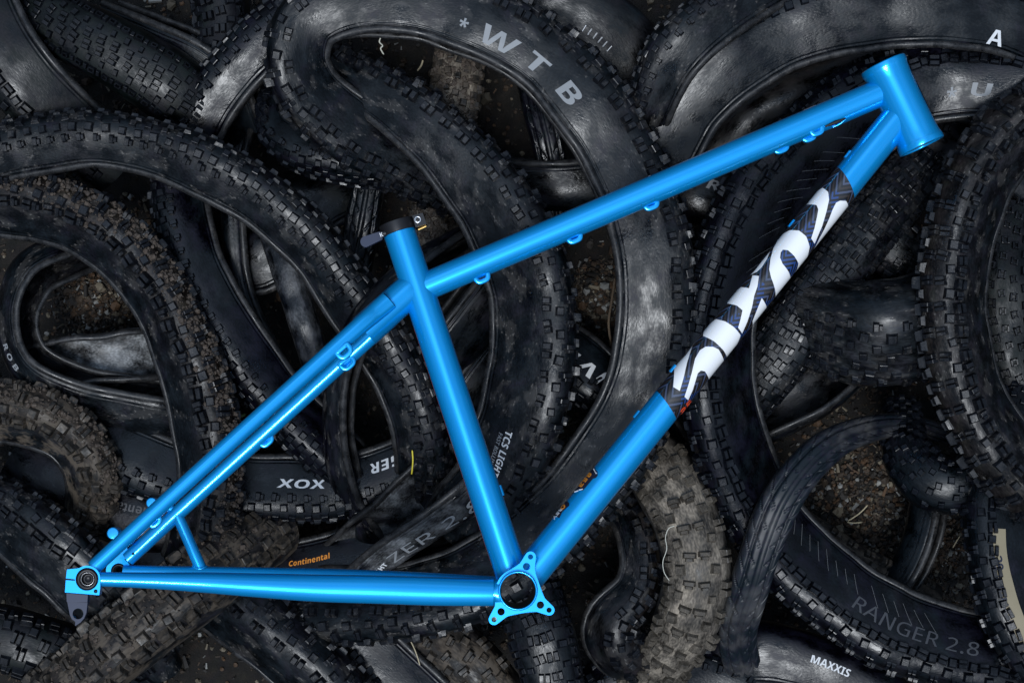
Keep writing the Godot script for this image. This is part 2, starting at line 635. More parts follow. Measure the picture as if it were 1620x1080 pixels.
# writing that follows the skin of a tyre. where: a photograph point near it; arc: mm from the crown (0 = from the point itself)
func tyre_text(ty: Tyre, txt: String, px: float, py: float, arc: float, height: float, mat: Material, flip := false, bold := true, slant := 0.0, stretch := 1.0) -> void:
	var arr := lettering_arrays(txt, bold)
	var src: PackedVector3Array = arr[Mesh.ARRAY_VERTEX]
	if src.is_empty():
		return
	var box := AABB(src[0], Vector3.ZERO)
	for q in src:
		box = box.expand(q)
	var k := height / 1000.0 / box.size.y
	var s0 := ty.nearest(at(px, py, 0.15))
	var d := -1.0 if flip else 1.0
	var v := PackedVector3Array()
	for q in src:
		var y := (q.y - box.get_center().y) * k
		var x := (q.x - box.get_center().x) * k * stretch + y * slant
		var s := s0 + d * x / ty.step
		var th := ty.theta(arc / 1000.0 + d * y)
		v.append(ty.skin(s, th, 0.0004 + (0.0003 if q.z > 0 else 0.0)) - ty.base)
	put("lettering", mesh_of(v, PackedVector3Array(), arr[Mesh.ARRAY_INDEX]), mat, ty.root)


# a row of moulded dashes along a sidewall
func tyre_dashes(ty: Tyre, arc: float, from_px: Array, to_px: Array, pitch: float, long_: float, lean: float, mat: Material) -> void:
	var s0 := ty.nearest(at(from_px[0], from_px[1], 0.15))
	var s1 := ty.nearest(at(to_px[0], to_px[1], 0.15))
	var r := RandomNumberGenerator.new()
	r.seed = 77
	var s := minf(s0, s1)
	while s < maxf(s0, s1):
		if r.randf() < 0.25:
			s += pitch * r.randf_range(0.4, 1.0) / 1000.0 / ty.step
		var v := PackedVector3Array()
		var l := long_ * r.randf_range(0.55, 1.1)
		for i in 7:
			for j in 2:
				var y := (i / 6.0 - 0.5) * l
				v.append(ty.skin(s + (y * lean + (j - 0.5) * 0.7) / 1000.0 / ty.step, ty.theta((arc + y) / 1000.0), 0.0005) - ty.base)
		put("moulded_dash", sheet(v, 7, 2), mat, ty.root)
		s += pitch / 1000.0 / ty.step


# a flat printed patch on a tyre skin
func tyre_patch(ty: Tyre, called: String, px: float, py: float, arc: float, length: float, width: float, mat: Material, lift := 0.0003) -> void:
	var s0 := ty.nearest(at(px, py, 0.15))
	var v := PackedVector3Array()
	for i in 17:
		for j in 7:
			var s := s0 + (i / 16.0 - 0.5) * length / 1000.0 / ty.step
			var th := ty.theta((arc + (j / 6.0 - 0.5) * width) / 1000.0)
			v.append(ty.skin(s, th, lift) - ty.base)
	put(called, sheet(v, 17, 7), mat, ty.root)


func tyre_list() -> Array:
	# path: [photograph x, y, height of the middle in cm, roll of the tread in degrees (0 to the right of travel, 90 up, 180 left), width]
	return [
		{"label": "plus-size tyre with silver letters arching over the heap behind the top tube", "tread": "rows", "a": 48, "b": 27, "dust": 0.45, "knob": 1.0,
			"path": [[800, 325, 5, 178, 0.8], [725, 288, 9, 178, 0.85], [640, 246, 12, 176, 0.85], [556, 198, 15, 165, 0.85], [496, 146, 17, 150, 0.8], [474, 88, 18.5, 150, 0.75], [498, 32, 19, 165, 0.8], [580, 6, 19, 178, 0.95], [700, 18, 19, 180], [845, 88, 19, 180], [945, 200, 19, 178], [1004, 320, 19, 176], [1028, 430, 19, 176], [1024, 550, 18, 176], [990, 655, 17, 176], [922, 758, 16, 174], [838, 852, 14.5, 160], [750, 915, 14, 145], [655, 944, 13, 135], [565, 952, 11, 135], [480, 950, 8, 138], [400, 940, 4, 140]]},
		{"label": "wide smooth-walled tyre curving down behind the seat tube and top tube junction", "tread": "rows", "a": 50, "b": 27, "dust": 0.7, "knob": 0.95,
			"path": [[480, 60, 9, 172, 0.5], [512, 100, 12, 172, 0.5], [565, 134, 14.5, 172, 0.6], [640, 184, 16.5, 170, 0.75], [722, 258, 17.5, 168, 0.92], [786, 344, 18, 160, 1.0], [826, 430, 18, 152, 1.05], [838, 510, 18, 150, 1.08], [834, 590, 18, 150, 1.08], [812, 680, 17, 152, 1.05], [770, 762, 14, 168], [715, 835, 9, 170]]},
		{"label": "knobby tyre sweeping from the left edge under the saddle clamp, dusty sidewall up", "tread": "small", "a": 33, "b": 26, "dust": 0.85, "knob": 1.1,
			"path": [[-90, 295, 13, 160], [0, 248, 14, 158], [90, 228, 15, 156], [180, 224, 16, 154], [288, 250, 16.5, 152], [395, 306, 16.5, 150], [480, 377, 16, 148], [543, 457, 15.5, 146], [603, 545, 15, 146], [646, 628, 14, 148], [668, 705, 12, 150], [668, 790, 8, 150]]},
		{"label": "mud-caked tyre with a smooth blue-grey sidewall crossing the left of the heap", "tread": "big", "a": 38, "b": 30, "mat": "dusty", "dust": 0.5, "mud": 0.8, "lumps": 2200, "knob": 0.9,
			"path": [[-90, 335, 11, 150], [-10, 324, 12, 148], [70, 332, 13, 146], [140, 358, 14, 144], [200, 402, 14.5, 142], [250, 467, 15, 142], [288, 548, 15, 142], [316, 640, 15, 146], [330, 735, 14.5, 150], [326, 815, 12, 152], [304, 890, 8, 152]]},
		{"label": "glossy clean-walled tyre snaking from the top edge down beneath the seat stays", "tread": "small", "a": 35, "b": 27, "mat": "clean", "dust": 0.12, "tone": 0.9,
			"path": [[640, -90, 10, 8], [530, 0, 11, 8], [435, 58, 11.5, 8], [365, 130, 11, 8], [312, 212, 9.5, 10], [290, 295, 9, 14], [302, 380, 10, 18], [338, 470, 11, 20], [392, 560, 11, 24], [455, 640, 10, 35], [525, 712, 9, 50], [590, 780, 6, 60]]},
		{"label": "thin grey strip of tyre crossing the dusty knobby tyre left of the seat tube", "tread": "", "a": 42, "b": 38, "far": 122, "mat": "dusty", "dust": 0.6, "tone": 0.9,
			"path": [[860, 300, 5, -60, 0.4], [800, 342, 9, -60, 0.4], [735, 378, 14, -60, 0.4], [655, 428, 19.5, -40, 0.42], [582, 500, 20, -30, 0.42], [543, 590, 17, -22, 0.42], [536, 690, 14, -18, 0.44], [556, 780, 10, -18, 0.46], [605, 862, 5, -18, 0.5]]},
		{"label": "open-mouthed plus-size tyre with outlined lettering and chalky scuffs beside the seat tube", "tread": "", "a": 40, "b": 42, "far": 114, "mat": "clean", "dust": 0.5, "pale": 0.5, "tone": 0.9,
			"path": [[470, 975, 2, -38, 0.8], [520, 922, 6, -38, 0.85], [570, 874, 10.5, -38, 0.95], [630, 828, 14, -38], [690, 782, 15, -38, 1.05], [750, 732, 14, -38, 1.05], [815, 670, 9, -38]]},
		{"label": "broad dark tyre running behind the down tube lettering and along the bottom right", "tread": "block", "a": 50, "b": 29, "mat": "clean", "dust": 0.35, "knob": 0.95, "tone": 0.9,
			"path": [[1740, 190, 13, 6], [1620, 150, 14, 6], [1510, 138, 13, 8], [1405, 155, 13, 16], [1305, 218, 14.5, 26], [1215, 312, 16, 32], [1160, 420, 16.5, 34], [1138, 530, 16.5, 36], [1143, 640, 16.5, 36], [1173, 740, 14.5, 34], [1226, 835, 13, 32], [1306, 918, 13.5, 32], [1405, 982, 14, 30], [1520, 1020, 14, 28], [1660, 1040, 13, 26], [1760, 1030, 12, 26]]},
		{"label": "big smooth-sided tyre arching above the head tube with a frayed lower bead", "tread": "hollow", "a": 50, "b": 28, "mat": "clean", "dust": 0.6, "knob": 0.8,
			"path": [[1010, 330, 12, 172], [1050, 240, 14.5, 172], [1090, 165, 16, 172], [1160, 102, 17, 170], [1250, 54, 17, 168], [1350, 26, 17, 166], [1450, 16, 17, 166], [1560, 30, 16, 168], [1650, 62, 14, 170], [1740, 120, 12, 170]]},
		{"label": "folded grey-edged tyre dropping from the top edge to the right of the silver-lettered tyre", "tread": "small", "a": 34, "b": 26, "dust": 0.9, "knob": 0.9,
			"path": [[1290, -70, 16, 12], [1200, -14, 18.5, 12], [1126, 34, 20, 14], [1068, 92, 20, 14], [1036, 160, 18, 10, 0.8], [1030, 205, 15, 0, 0.6], [1050, 250, 11, -10, 0.5]]},
		{"label": "tyre with tall shoulder knobs standing along the right edge", "tread": "big", "a": 44, "b": 33, "mat": "dusty", "dust": 0.55, "mud": 0.4, "knob": 0.85, "stagger": false,
			"path": [[1760, 150, 13, 50], [1670, 172, 16, 48], [1594, 222, 18, 46], [1542, 302, 19, 46], [1514, 400, 19, 46], [1508, 500, 19, 46], [1530, 610, 19, 44], [1580, 705, 18, 42], [1650, 785, 15, 42], [1730, 850, 11, 42]]},
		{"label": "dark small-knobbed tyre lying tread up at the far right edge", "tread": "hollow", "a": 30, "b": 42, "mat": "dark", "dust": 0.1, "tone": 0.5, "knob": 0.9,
			"path": [[1600, 330, 6, 92], [1590, 440, 8, 92], [1602, 550, 8, 92], [1640, 650, 7, 92], [1700, 740, 5, 92]]},
		{"label": "tread-up tyre with hollow square knobs between the head tube and the right tyre", "tread": "hollow", "a": 30, "b": 38, "dust": 0.3, "knob": 0.8,
			"path": [[1230, 225, 6, 90], [1300, 296, 8, 90], [1375, 362, 9.5, 88], [1450, 420, 9, 88], [1530, 480, 6, 88]]},
		{"label": "block-treaded tyre with white-worn edge knobs lying parallel to the down tube", "tread": "pairs", "a": 30, "b": 40, "dust": 0.5, "knob": 0.9,
			"path": [[1460, 260, 7, 86], [1390, 340, 10, 86], [1322, 432, 11.5, 86], [1254, 524, 11, 86], [1190, 616, 9, 86], [1130, 690, 6, 86]]},
		{"label": "pot-shaped folded tyre end with a torn rim right of the down tube", "tread": "small", "a": 42, "b": 70, "dust": 1.0, "pale": 0.12, "far": 121, "knob": 1.25, "amp": 5.0,
			"path": [[1240, 500, 7, 46, 0.72], [1305, 516, 12, 50, 0.88], [1380, 530, 14.5, 52, 1.0], [1448, 522, 14, 52, 1.0], [1520, 494, 9, 50, 0.85]]},
		{"label": "upturned tyre showing its inside and both beads below the pot-shaped fold", "tread": "", "a": 26, "b": 36, "dust": 0.9, "far": 118,
			"path": [[1120, 715, 6, -66], [1185, 672, 8, -66], [1258, 636, 9, -64], [1330, 582, 8.5, -64], [1392, 510, 6, -64], [1440, 430, 4, -64]]},
		{"label": "slick grooved road tyre bent into a hook at the lower right", "tread": "slick", "a": 11, "b": 24, "dust": 2.0, "pale": 0.04, "mat": "road", "far": 125, "amp": 1.2,
			"path": [[1500, 690, 6, 84, 0.5], [1430, 672, 10, 84, 0.55], [1352, 686, 15, 84, 0.72], [1292, 722, 17.5, 86, 0.95], [1243, 782, 19, 90], [1212, 850, 18.5, 94], [1188, 925, 17, 96], [1168, 1000, 13, 86], [1178, 1062, 7, 80], [1215, 1115, 3, 76]]},
		{"label": "tan mud-covered tyre bulging tread up at the bottom, right of the crank shell", "tread": "rows", "a": 38, "b": 41, "mat": "tan", "mud": 1.1, "dust": 0.8, "stagger": false,
			"path": [[985, 690, 7, 96, 0.9], [1040, 742, 11, 92], [1082, 812, 14, 90], [1100, 890, 15, 88], [1090, 965, 14, 86], [1058, 1030, 11, 84, 0.9], [1010, 1080, 7, 84, 0.8]]},
		{"label": "narrow tyre curl showing its open loop beside the tan mud-covered tyre", "tread": "rows", "a": 33, "b": 27, "mat": "dusty", "mud": 0.5, "dust": 1.0, "knob": 0.95,
			"path": [[930, 790, 6, 170, 0.6], [985, 812, 9, 165, 0.62], [1010, 862, 11, 158, 0.7], [1006, 925, 12, 152, 0.8], [965, 985, 12, 140, 1.0], [985, 1030, 10, 120, 1.1], [1050, 1062, 6, 110, 1.0]]},
		{"label": "dark tyre pointing tread up out of the bottom edge below the crank shell", "tread": "pairs", "a": 34, "b": 41, "mat": "clean", "dust": 0.45, "stagger": false,
			"path": [[800, 820, 7, 92], [828, 905, 11.5, 92], [852, 985, 13.5, 90], [872, 1065, 14, 88], [884, 1160, 13, 86]]},
		{"label": "muddy knobbed tyre with one dark flat sidewall slanting up below the chain stay", "tread": "big", "a": 36, "b": 40, "mat": "muddy", "mud": 0.5, "dust": 0.7, "lumps": 500,
			"path": [[40, 1160, 11, 112], [120, 1080, 14, 112], [205, 1010, 15.5, 112], [288, 946, 15, 112], [365, 886, 12, 112], [440, 828, 7, 112]]},
		{"label": "smooth-walled tyre with square shoulder knobs under the rear dropout", "tread": "block", "a": 44, "b": 28, "dust": 0.5, "knob": 1.0,
			"path": [[-90, 770, 9, 160], [-10, 808, 11, 158], [60, 858, 12.5, 156], [125, 916, 12.5, 154], [190, 985, 10, 152], [240, 1060, 6, 152]]},
		{"label": "dark tread-up tyre filling the bottom left corner", "tread": "big", "a": 34, "b": 40, "mat": "dark", "dust": 0.3, "tone": 0.55, "knob": 0.9,  # low tone paints this corner darker than its light
			"path": [[-100, 985, 8, 92], [-20, 1002, 9.5, 92], [70, 1026, 9.5, 92], [150, 1060, 8, 92], [230, 1110, 5, 92]]},
		{"label": "chunky-treaded tyre with a pale worn sidewall at the bottom, under the chain stay", "tread": "rows", "a": 44, "b": 36, "dust": 0.7, "knob": 1.0,
			"path": [[290, 890, 6, 140], [360, 950, 9, 140], [432, 1010, 11, 140], [505, 1070, 11, 140], [580, 1150, 9, 140]]},
		{"label": "plain black sidewall with a bright bead line at the bottom edge", "tread": "small", "a": 44, "b": 26, "mat": "clean", "dust": 0.15, "tone": 0.8,
			"path": [[440, 900, 4, 5], [510, 960, 6.5, 5], [580, 1018, 8, 5], [655, 1085, 8, 5], [730, 1170, 7, 5]]},
		{"label": "brown mud-filled tyre hooking round at the left edge", "tread": "big", "a": 40, "b": 30, "mat": "muddy", "mud": 0.95, "dust": 0.6, "lumps": 900, "knob": 0.95,
			"path": [[-100, 668, 9, 140], [-20, 655, 11, 136], [50, 660, 12, 134], [108, 688, 12, 136, 0.9], [140, 735, 11, 142, 0.8], [140, 790, 8, 150, 0.7], [120, 845, 5, 150, 0.7]]},
		{"label": "thin folded tyre forming a grey loop at the left edge", "tread": "", "a": 30, "b": 22, "dust": 0.9, "far": 120,
			"path": [[170, 385, 6, -42, 0.9], [108, 404, 9, -40], [50, 434, 11, -36, 0.95], [26, 500, 11.5, -32, 0.9], [46, 570, 11.5, -30, 0.95], [112, 612, 11, -28, 1.1], [200, 634, 10.5, -26, 1.2], [290, 648, 9, -26, 1.2], [370, 650, 6, -26]]},
		{"label": "whitish dusty open tyre lying inside the grey loop at the left", "tread": "", "a": 24, "b": 34, "dust": 1.0, "pale": 1.0, "far": 116, "amp": 5.0,
			"path": [[20, 588, 7, -94, 0.8], [75, 578, 9.5, -94], [150, 568, 10, -92], [225, 562, 9.5, -92], [320, 556, 6, -92]]},
		{"label": "dark tyre with tilted white letters passing under both seat stays", "tread": "small", "a": 42, "b": 27, "mat": "clean", "dust": 0.35, "knob": 1.1,
			"path": [[80, 640, 5, 12], [165, 694, 8, 12], [255, 736, 9, 14], [350, 760, 9, 16], [450, 768, 9, 18], [550, 762, 8.5, 16], [640, 735, 8, 14], [720, 690, 6, 14]]},
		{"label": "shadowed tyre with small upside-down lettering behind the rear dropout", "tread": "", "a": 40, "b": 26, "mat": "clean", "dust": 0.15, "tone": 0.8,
			"path": [[30, 720, 3.5, 10], [110, 770, 5, 10], [190, 806, 5.5, 10], [270, 822, 5.5, 10], [360, 818, 4, 10]]},
		{"label": "black tyre with orange script showing just above the chain stay", "tread": "small", "a": 42, "b": 27, "mat": "clean", "dust": 0.2, "mud": 0.2, "tone": 0.8,
			"path": [[180, 880, 4, 20], [260, 890, 5.5, 20], [345, 906, 6, 20], [430, 908, 6, 20], [520, 892, 6, 20], [610, 862, 5, 20]]},
		{"label": "flat bluish strip of tyre with chalky smears left of the seat tube", "tread": "", "a": 12, "b": 19, "far": 110, "mat": "clean", "dust": 0.6, "pale": 0.3, "tone": 1.5,
			"path": [[400, 290, 5, 90, 0.9], [436, 372, 8, 90], [462, 450, 9, 90], [486, 530, 9, 88], [512, 610, 7, 88], [540, 700, 4, 88]]},
		{"label": "dark knobbed tyre lying tread up in the upper left", "tread": "pairs", "a": 30, "b": 43, "mat": "dark", "dust": 0.12, "tone": 0.5, "knob": 0.85,  # black tyre, its tone lowered further as painted corner shade
			"path": [[20, -20, 8, 88], [95, 35, 10.5, 88], [180, 84, 11.5, 88], [262, 132, 11, 88], [335, 190, 8, 88]]},
		{"label": "tyre with a grey sunlit bead edge in the top left corner", "tread": "block", "a": 46, "b": 28, "mat": "dark", "dust": 0.5, "tone": 0.55,  # tone lowered to paint the corner fall-off into the rubber
			"path": [[-40, -80, 12, 10], [-22, 0, 12.5, 8], [8, 70, 13, 6], [56, 136, 12.5, 6], [118, 196, 10, 6], [190, 260, 6, 6]]},
		{"label": "small upright tyre loop with a dark oval mouth in the upper middle", "tread": "small", "a": 32, "b": 30, "mat": "clean", "dust": 0.25, "far": 124,
			"path": [[462, 118, 6, 6, 0.45], [432, 160, 9, 8, 0.48], [438, 205, 11, 14, 0.6], [482, 233, 12, 18, 0.85], [545, 246, 12, 20, 0.95], [625, 256, 11, 20], [710, 276, 9, 16], [790, 306, 6, 16]]},
		{"label": "narrow ribbed tyre crossing upright below the upper loop", "tread": "slick", "a": 15, "b": 22, "mat": "clean", "dust": 0.5,
			"path": [[598, 120, 4, 90], [594, 200, 6, 90], [584, 285, 6.5, 90], [570, 370, 6, 90], [556, 450, 4, 90]]},
		{"label": "brown earth-caked tyre hump framed by the silver-lettered arch", "tread": "small", "a": 30, "b": 34, "mat": "muddy", "mud": 1.0, "dust": 0.5, "lumps": 1500,
			"path": [[738, 40, 4, 90], [726, 110, 8, 90], [716, 180, 9, 90], [696, 250, 7.5, 90], [680, 320, 7, 92, 0.8], [676, 390, 5, 92, 0.8]]},
		{"label": "slim black tyre with one bright rib behind the silver-lettered arch", "tread": "slick", "a": 15, "b": 21, "mat": "clean", "dust": 0.3,
			"path": [[836, 90, 4, 90], [850, 160, 6, 90], [866, 225, 6.5, 90], [876, 290, 5, 90], [880, 360, 3.5, 90]]},
		{"label": "dark tyre side lying flat below the arch's dirty inner bead", "tread": "", "a": 34, "b": 24, "mat": "clean", "dust": 0.4,
			"path": [[780, 282, 3.5, -10], [850, 288, 5, -10], [920, 286, 5.5, -10], [1000, 272, 4, -10]]},
		{"label": "black tyre with white outlined letters half hidden below the top tube", "tread": "", "a": 40, "b": 26, "mat": "clean", "dust": 0.15, "tone": 0.8,
			"path": [[980, 262, 4, 8], [1060, 282, 6, 8], [1130, 304, 6.5, 8], [1210, 340, 5, 8]]},
		{"label": "tyre stub with big white letters between the two plus-size tyres", "tread": "small", "a": 40, "b": 28, "mat": "clean", "dust": 0.3, "knob": 1.1,
			"path": [[830, 520, 4, 28], [890, 556, 7, 28], [945, 598, 8.5, 28], [1000, 650, 7, 28], [1050, 720, 4, 28]]},
		{"label": "smooth dark tyre fanning out right of the seat tube with fine bead ridges", "tread": "", "a": 38, "b": 24, "mat": "clean", "dust": 0.4,
			"path": [[640, 630, 5, -20], [700, 556, 8.5, -20], [752, 494, 9, -20], [800, 430, 8, -20], [850, 350, 5, -20]]},
		{"label": "second smooth tyre beside the fanned one, one bead line lower", "tread": "", "a": 34, "b": 24, "mat": "clean", "dust": 0.35,
			"path": [[690, 690, 3.5, -14], [750, 606, 6, -14], [796, 545, 6, -14], [840, 480, 4, -14]]},
		{"label": "shiny black tyre with a small white maker's name at the bottom edge", "tread": "", "a": 38, "b": 26, "mat": "clean", "dust": 0.1, "tone": 0.9,
			"path": [[1110, 1050, 4, 175], [1190, 1036, 6.5, 175], [1270, 1050, 7.5, 175], [1350, 1084, 7.5, 175], [1420, 1130, 7, 175]]},
		{"label": "upright tyre with a tan label strip at the right of the bottom edge", "tread": "block", "a": 42, "b": 28, "mat": "clean", "dust": 0.4, "knob": 0.9,
			"path": [[1615, 670, 9, 20], [1592, 750, 13, 18], [1586, 838, 16, 16], [1600, 925, 17, 14], [1630, 1000, 17, 12], [1676, 1080, 15, 12]]},
		{"label": "many-knobbed tyre corner with a black hollow beneath the right tyre", "tread": "small", "a": 36, "b": 36, "mat": "clean", "dust": 0.3, "knob": 0.92,
			"path": [[1425, 650, 6, 80, 0.7], [1436, 716, 10, 82, 0.9], [1484, 764, 12.5, 84, 1.05], [1546, 750, 12, 84], [1594, 690, 10, 80], [1610, 600, 6, 80]]},
		{"label": "thin dark sidewall curving over the soil at the lower right", "tread": "", "a": 24, "b": 20, "mat": "clean", "dust": 0.3, "far": 110,
			"path": [[1480, 720, 5, -30], [1476, 800, 7, -30], [1458, 872, 7.5, -30], [1420, 935, 7, -30], [1360, 990, 5, -30]]},
		{"label": "half-buried dusty knobbed tyre between the road tyre and the bottom right tyre", "tread": "rows", "a": 28, "b": 36, "mat": "muddy", "mud": 0.7, "dust": 0.4, "knob": 0.85,
			"path": [[1180, 790, 2.5, 90], [1250, 838, 4.5, 90], [1320, 884, 5.5, 90], [1390, 924, 5, 90], [1470, 960, 3, 90]]},
		{"label": "flat black tyre with a barcode sticker at the top edge", "tread": "", "a": 46, "b": 26, "mat": "dark", "dust": 0.1, "tone": 0.6,
			"path": [[660, -60, 9, 172], [760, -30, 11, 172], [860, 0, 12, 172], [948, 46, 12, 172], [1012, 118, 10, 172], [1050, 210, 6, 172]]},
		{"label": "short gleaming black tyre end in the upper left beside the knobbed tread", "tread": "", "a": 30, "b": 24, "mat": "clean", "dust": 0.1,
			"path": [[170, 30, 5, -20], [250, 62, 7.5, -20], [316, 92, 8.5, -20], [370, 140, 7, -20], [400, 200, 4, -20]]},
		{"label": "coiled black tyre loop low in the heap left of the seat stays", "tread": "", "a": 26, "b": 22, "mat": "clean", "dust": 0.2, "far": 118,
			"path": [[330, 650, 3.5, -10], [262, 658, 5, -10], [228, 688, 5.5, -10, 0.9], [248, 722, 5.5, -10], [310, 736, 5, -10], [390, 730, 3.5, -10]]},
		{"label": "dark knobbed tyre in the top right corner behind the smooth arch", "tread": "hollow", "a": 30, "b": 40, "mat": "dark", "dust": 0.15, "tone": 0.4,  # corner shade painted in by the low tone
			"path": [[1480, -60, 5, 90], [1555, -5, 7, 90], [1625, 60, 7.5, 90], [1690, 140, 6, 90]]},
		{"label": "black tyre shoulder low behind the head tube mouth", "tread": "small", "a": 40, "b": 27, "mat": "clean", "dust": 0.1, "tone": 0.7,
			"path": [[1330, 270, 4, 170], [1400, 232, 6, 170], [1480, 230, 7, 170], [1560, 262, 6, 170], [1620, 330, 4, 170]]},
		{"label": "knob-edged tyre deep below the glossy clean-walled tyre in the upper left", "tread": "pairs", "a": 34, "b": 36, "mat": "dark", "dust": 0.15, "tone": 0.4,  # low tone paints in the shade under the upper tyres
			"path": [[330, -60, 3.5, 80], [352, 20, 5, 80], [350, 90, 5.5, 80], [330, 160, 5, 80], [300, 240, 3.5, 80]]},
		{"label": "dim smooth tyre deep in the gap left of the saddle clamp", "tread": "", "a": 42, "b": 26, "mat": "clean", "dust": 0.25, "tone": 0.5,  # tone lowered, so the gap shade is in the colour
			"path": [[330, 370, 3, 172], [395, 420, 4, 172], [450, 390, 4.5, 172], [500, 330, 4, 172], [560, 300, 3, 172]]},
		{"label": "dim tyre deep in the gap beneath the frayed arch", "tread": "", "a": 40, "b": 26, "mat": "clean", "dust": 0.25, "mud": 0.5,
			"path": [[1130, 280, 3.5, 172], [1180, 220, 5, 172], [1250, 172, 5.5, 172], [1330, 140, 5, 172], [1400, 110, 4, 172]]},
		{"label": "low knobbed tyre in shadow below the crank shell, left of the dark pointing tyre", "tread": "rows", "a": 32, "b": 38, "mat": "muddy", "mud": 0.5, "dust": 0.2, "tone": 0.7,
			"path": [[600, 960, 3.5, 90], [680, 1000, 6, 90], [745, 1050, 7, 90], [800, 1110, 7, 90]]},
		{"label": "dark tyre with worn knobs along the bottom edge beneath the tan mud-covered tyre", "tread": "small", "a": 40, "b": 27, "mat": "clean", "dust": 0.2, "tone": 0.8,
			"path": [[900, 1140, 6, 178], [980, 1090, 6.5, 178], [1080, 1075, 6.5, 178], [1170, 1095, 6, 178], [1240, 1150, 5, 178]]},
		{"label": "low dark sidewall across the gap between the chain stay and the seat tube", "tread": "", "a": 44, "b": 26, "mat": "clean", "dust": 0.3, "mud": 0.4,
			"path": [[600, 900, 4, 10], [690, 905, 6, 10], [770, 880, 7, 10], [850, 830, 6, 10], [930, 790, 4, 10]]},
		{"label": "very thin dark strip of tyre upright in the gap left of the saddle clamp", "tread": "", "a": 15, "b": 15, "mat": "clean", "dust": 0.3, "far": 118,
			"path": [[398, 170, 4, 10], [374, 260, 6, 10], [372, 360, 7, 10], [386, 470, 6, 10], [430, 560, 4, 10]]},
	]



# ---------------------------------------------------------------- the frame
func plate_basis(origin: Vector3) -> Transform3D:
	var ex := (Vector3.RIGHT - plane_n * plane_n.x).normalized()
	return Transform3D(Basis(ex, plane_n.cross(ex).normalized(), plane_n), origin)


# a tube in the plane of the frame through photograph points [x, y, offset m, half width px, depth factor]
func tube_points(pts: Array, smooth := true) -> Array:
	var c: Array = []
	for e in pts:
		c.append([on_frame(e[0], e[1], e[2]), px_len(e[3], e[2]), e[4] if e.size() > 4 else 1.0])
	if c.size() == 2 or not smooth:
		return c
	var out: Array = []
	for k in c.size() - 1:
		var a: Array = c[maxi(k - 1, 0)]
		var b: Array = c[k]
		var d: Array = c[k + 1]
		var e: Array = c[mini(k + 2, c.size() - 1)]
		for q in 10:
			var f := q / 10.0
			out.append([(b[0] as Vector3).cubic_interpolate(d[0], a[0], e[0], f), cubic_interpolate(b[1], d[1], a[1], e[1], f), cubic_interpolate(b[2], d[2], a[2], e[2], f)])
	out.append(c[-1])
	return out


func tube_mesh(c: Array, segs := 48, rows := 1, cap := true, mitre := [], scoop := 0.0) -> ArrayMesh:
	var v := PackedVector3Array()
	var rings: Array = []
	if c.size() == 2 and rows > 1:
		for q in rows + 1:
			var f := float(q) / rows
			rings.append([(c[0][0] as Vector3).lerp(c[1][0], f), lerpf(c[0][1], c[1][1], f), lerpf(c[0][2], c[1][2], f)])
	else:
		rings = c
	var ni := rings.size()
	for i in ni:
		var ax: Vector3 = (rings[mini(i + 1, ni - 1)][0] - rings[maxi(i - 1, 0)][0]).normalized()
		var side := ax.cross(plane_n).normalized()
		var up := side.cross(ax).normalized()
		for j in segs:
			var a := TAU * j / segs
			var q: Vector3 = rings[i][0] + side * (cos(a) * rings[i][1]) + up * (sin(a) * rings[i][1] * rings[i][2])
			if mitre.size() and i == int(mitre[0]) * (ni - 1):
				# run on along the tube until it meets the shell it is welded to
				var go: Vector3 = ax * (1.0 if i > 0 else -1.0)
				for step in 400:
					var rel: Vector3 = q - mitre[1]
					if (rel - mitre[2] * rel.dot(mitre[2])).length() <= mitre[3]:
						break
					q += go * 0.0002
			if scoop > 0.0 and i == ni - 1:
				q -= ax * (1.0 + sin(a)) * rings[i][1] * scoop
			v.append(q - bike_at)
			splat(q)
	var m := sheet(v, ni, segs, false, true)
	if scoop > 0.0:
		# a hollowed slanting end
		var mid := Vector3.ZERO
		for j in segs:
			mid += v[(ni - 1) * segs + j] / segs
		var bowl := PackedVector3Array()
		var deep: Vector3 = (rings[ni - 1][0] - rings[ni - 2][0]).normalized() - plane_n
		for i in 7:
			var f := 1.0 - i / 6.0
			for j in segs:
				bowl.append(mid + (v[(ni - 1) * segs + j] - mid) * f + deep.normalized() * (-0.0) - plane_n * 0.010 * (1.0 - f * f))
		var b := sheet(bowl, 7, segs, false, true)
		m.add_surface_from_arrays(Mesh.PRIMITIVE_TRIANGLES, b.surface_get_arrays(0))
	if cap:
		for end in ([0] if scoop > 0.0 else [0, ni - 1]):
			var ring := PackedVector3Array()
			var n := PackedVector3Array()
			var idx := PackedInt32Array()
			var nn: Vector3 = (rings[1][0] - rings[0][0]).normalized() * (1.0 if end == 0 else -1.0)
			for j in segs:
				ring.append(v[end * segs + j])
				n.append(nn)
			for j in range(1, segs - 1):
				idx.append_array([0, j + 1, j] if end else [0, j, j + 1])
			var arr := []
			arr.resize(Mesh.ARRAY_MAX)
			arr[Mesh.ARRAY_VERTEX] = ring
			arr[Mesh.ARRAY_NORMAL] = n
			arr[Mesh.ARRAY_INDEX] = idx
			m.add_surface_from_arrays(Mesh.PRIMITIVE_TRIANGLES, arr)
	return m


# turned piece: profile [[along, radius], ...] about an axis, closed loop if asked
func lathe(origin: Vector3, ax: Vector3, prof: Array, segs := 64, closed := true) -> ArrayMesh:
	var x := ax.cross(Vector3(0.3, 0.2, 0.9)).normalized()
	var y := ax.cross(x).normalized()
	var v := PackedVector3Array()
	for j in segs:
		var a := TAU * j / segs
		for e in prof:
			v.append(origin + ax * e[0] + (x * cos(a) + y * sin(a)) * e[1] - bike_at)
	return sheet(v, segs, prof.size(), true, closed)


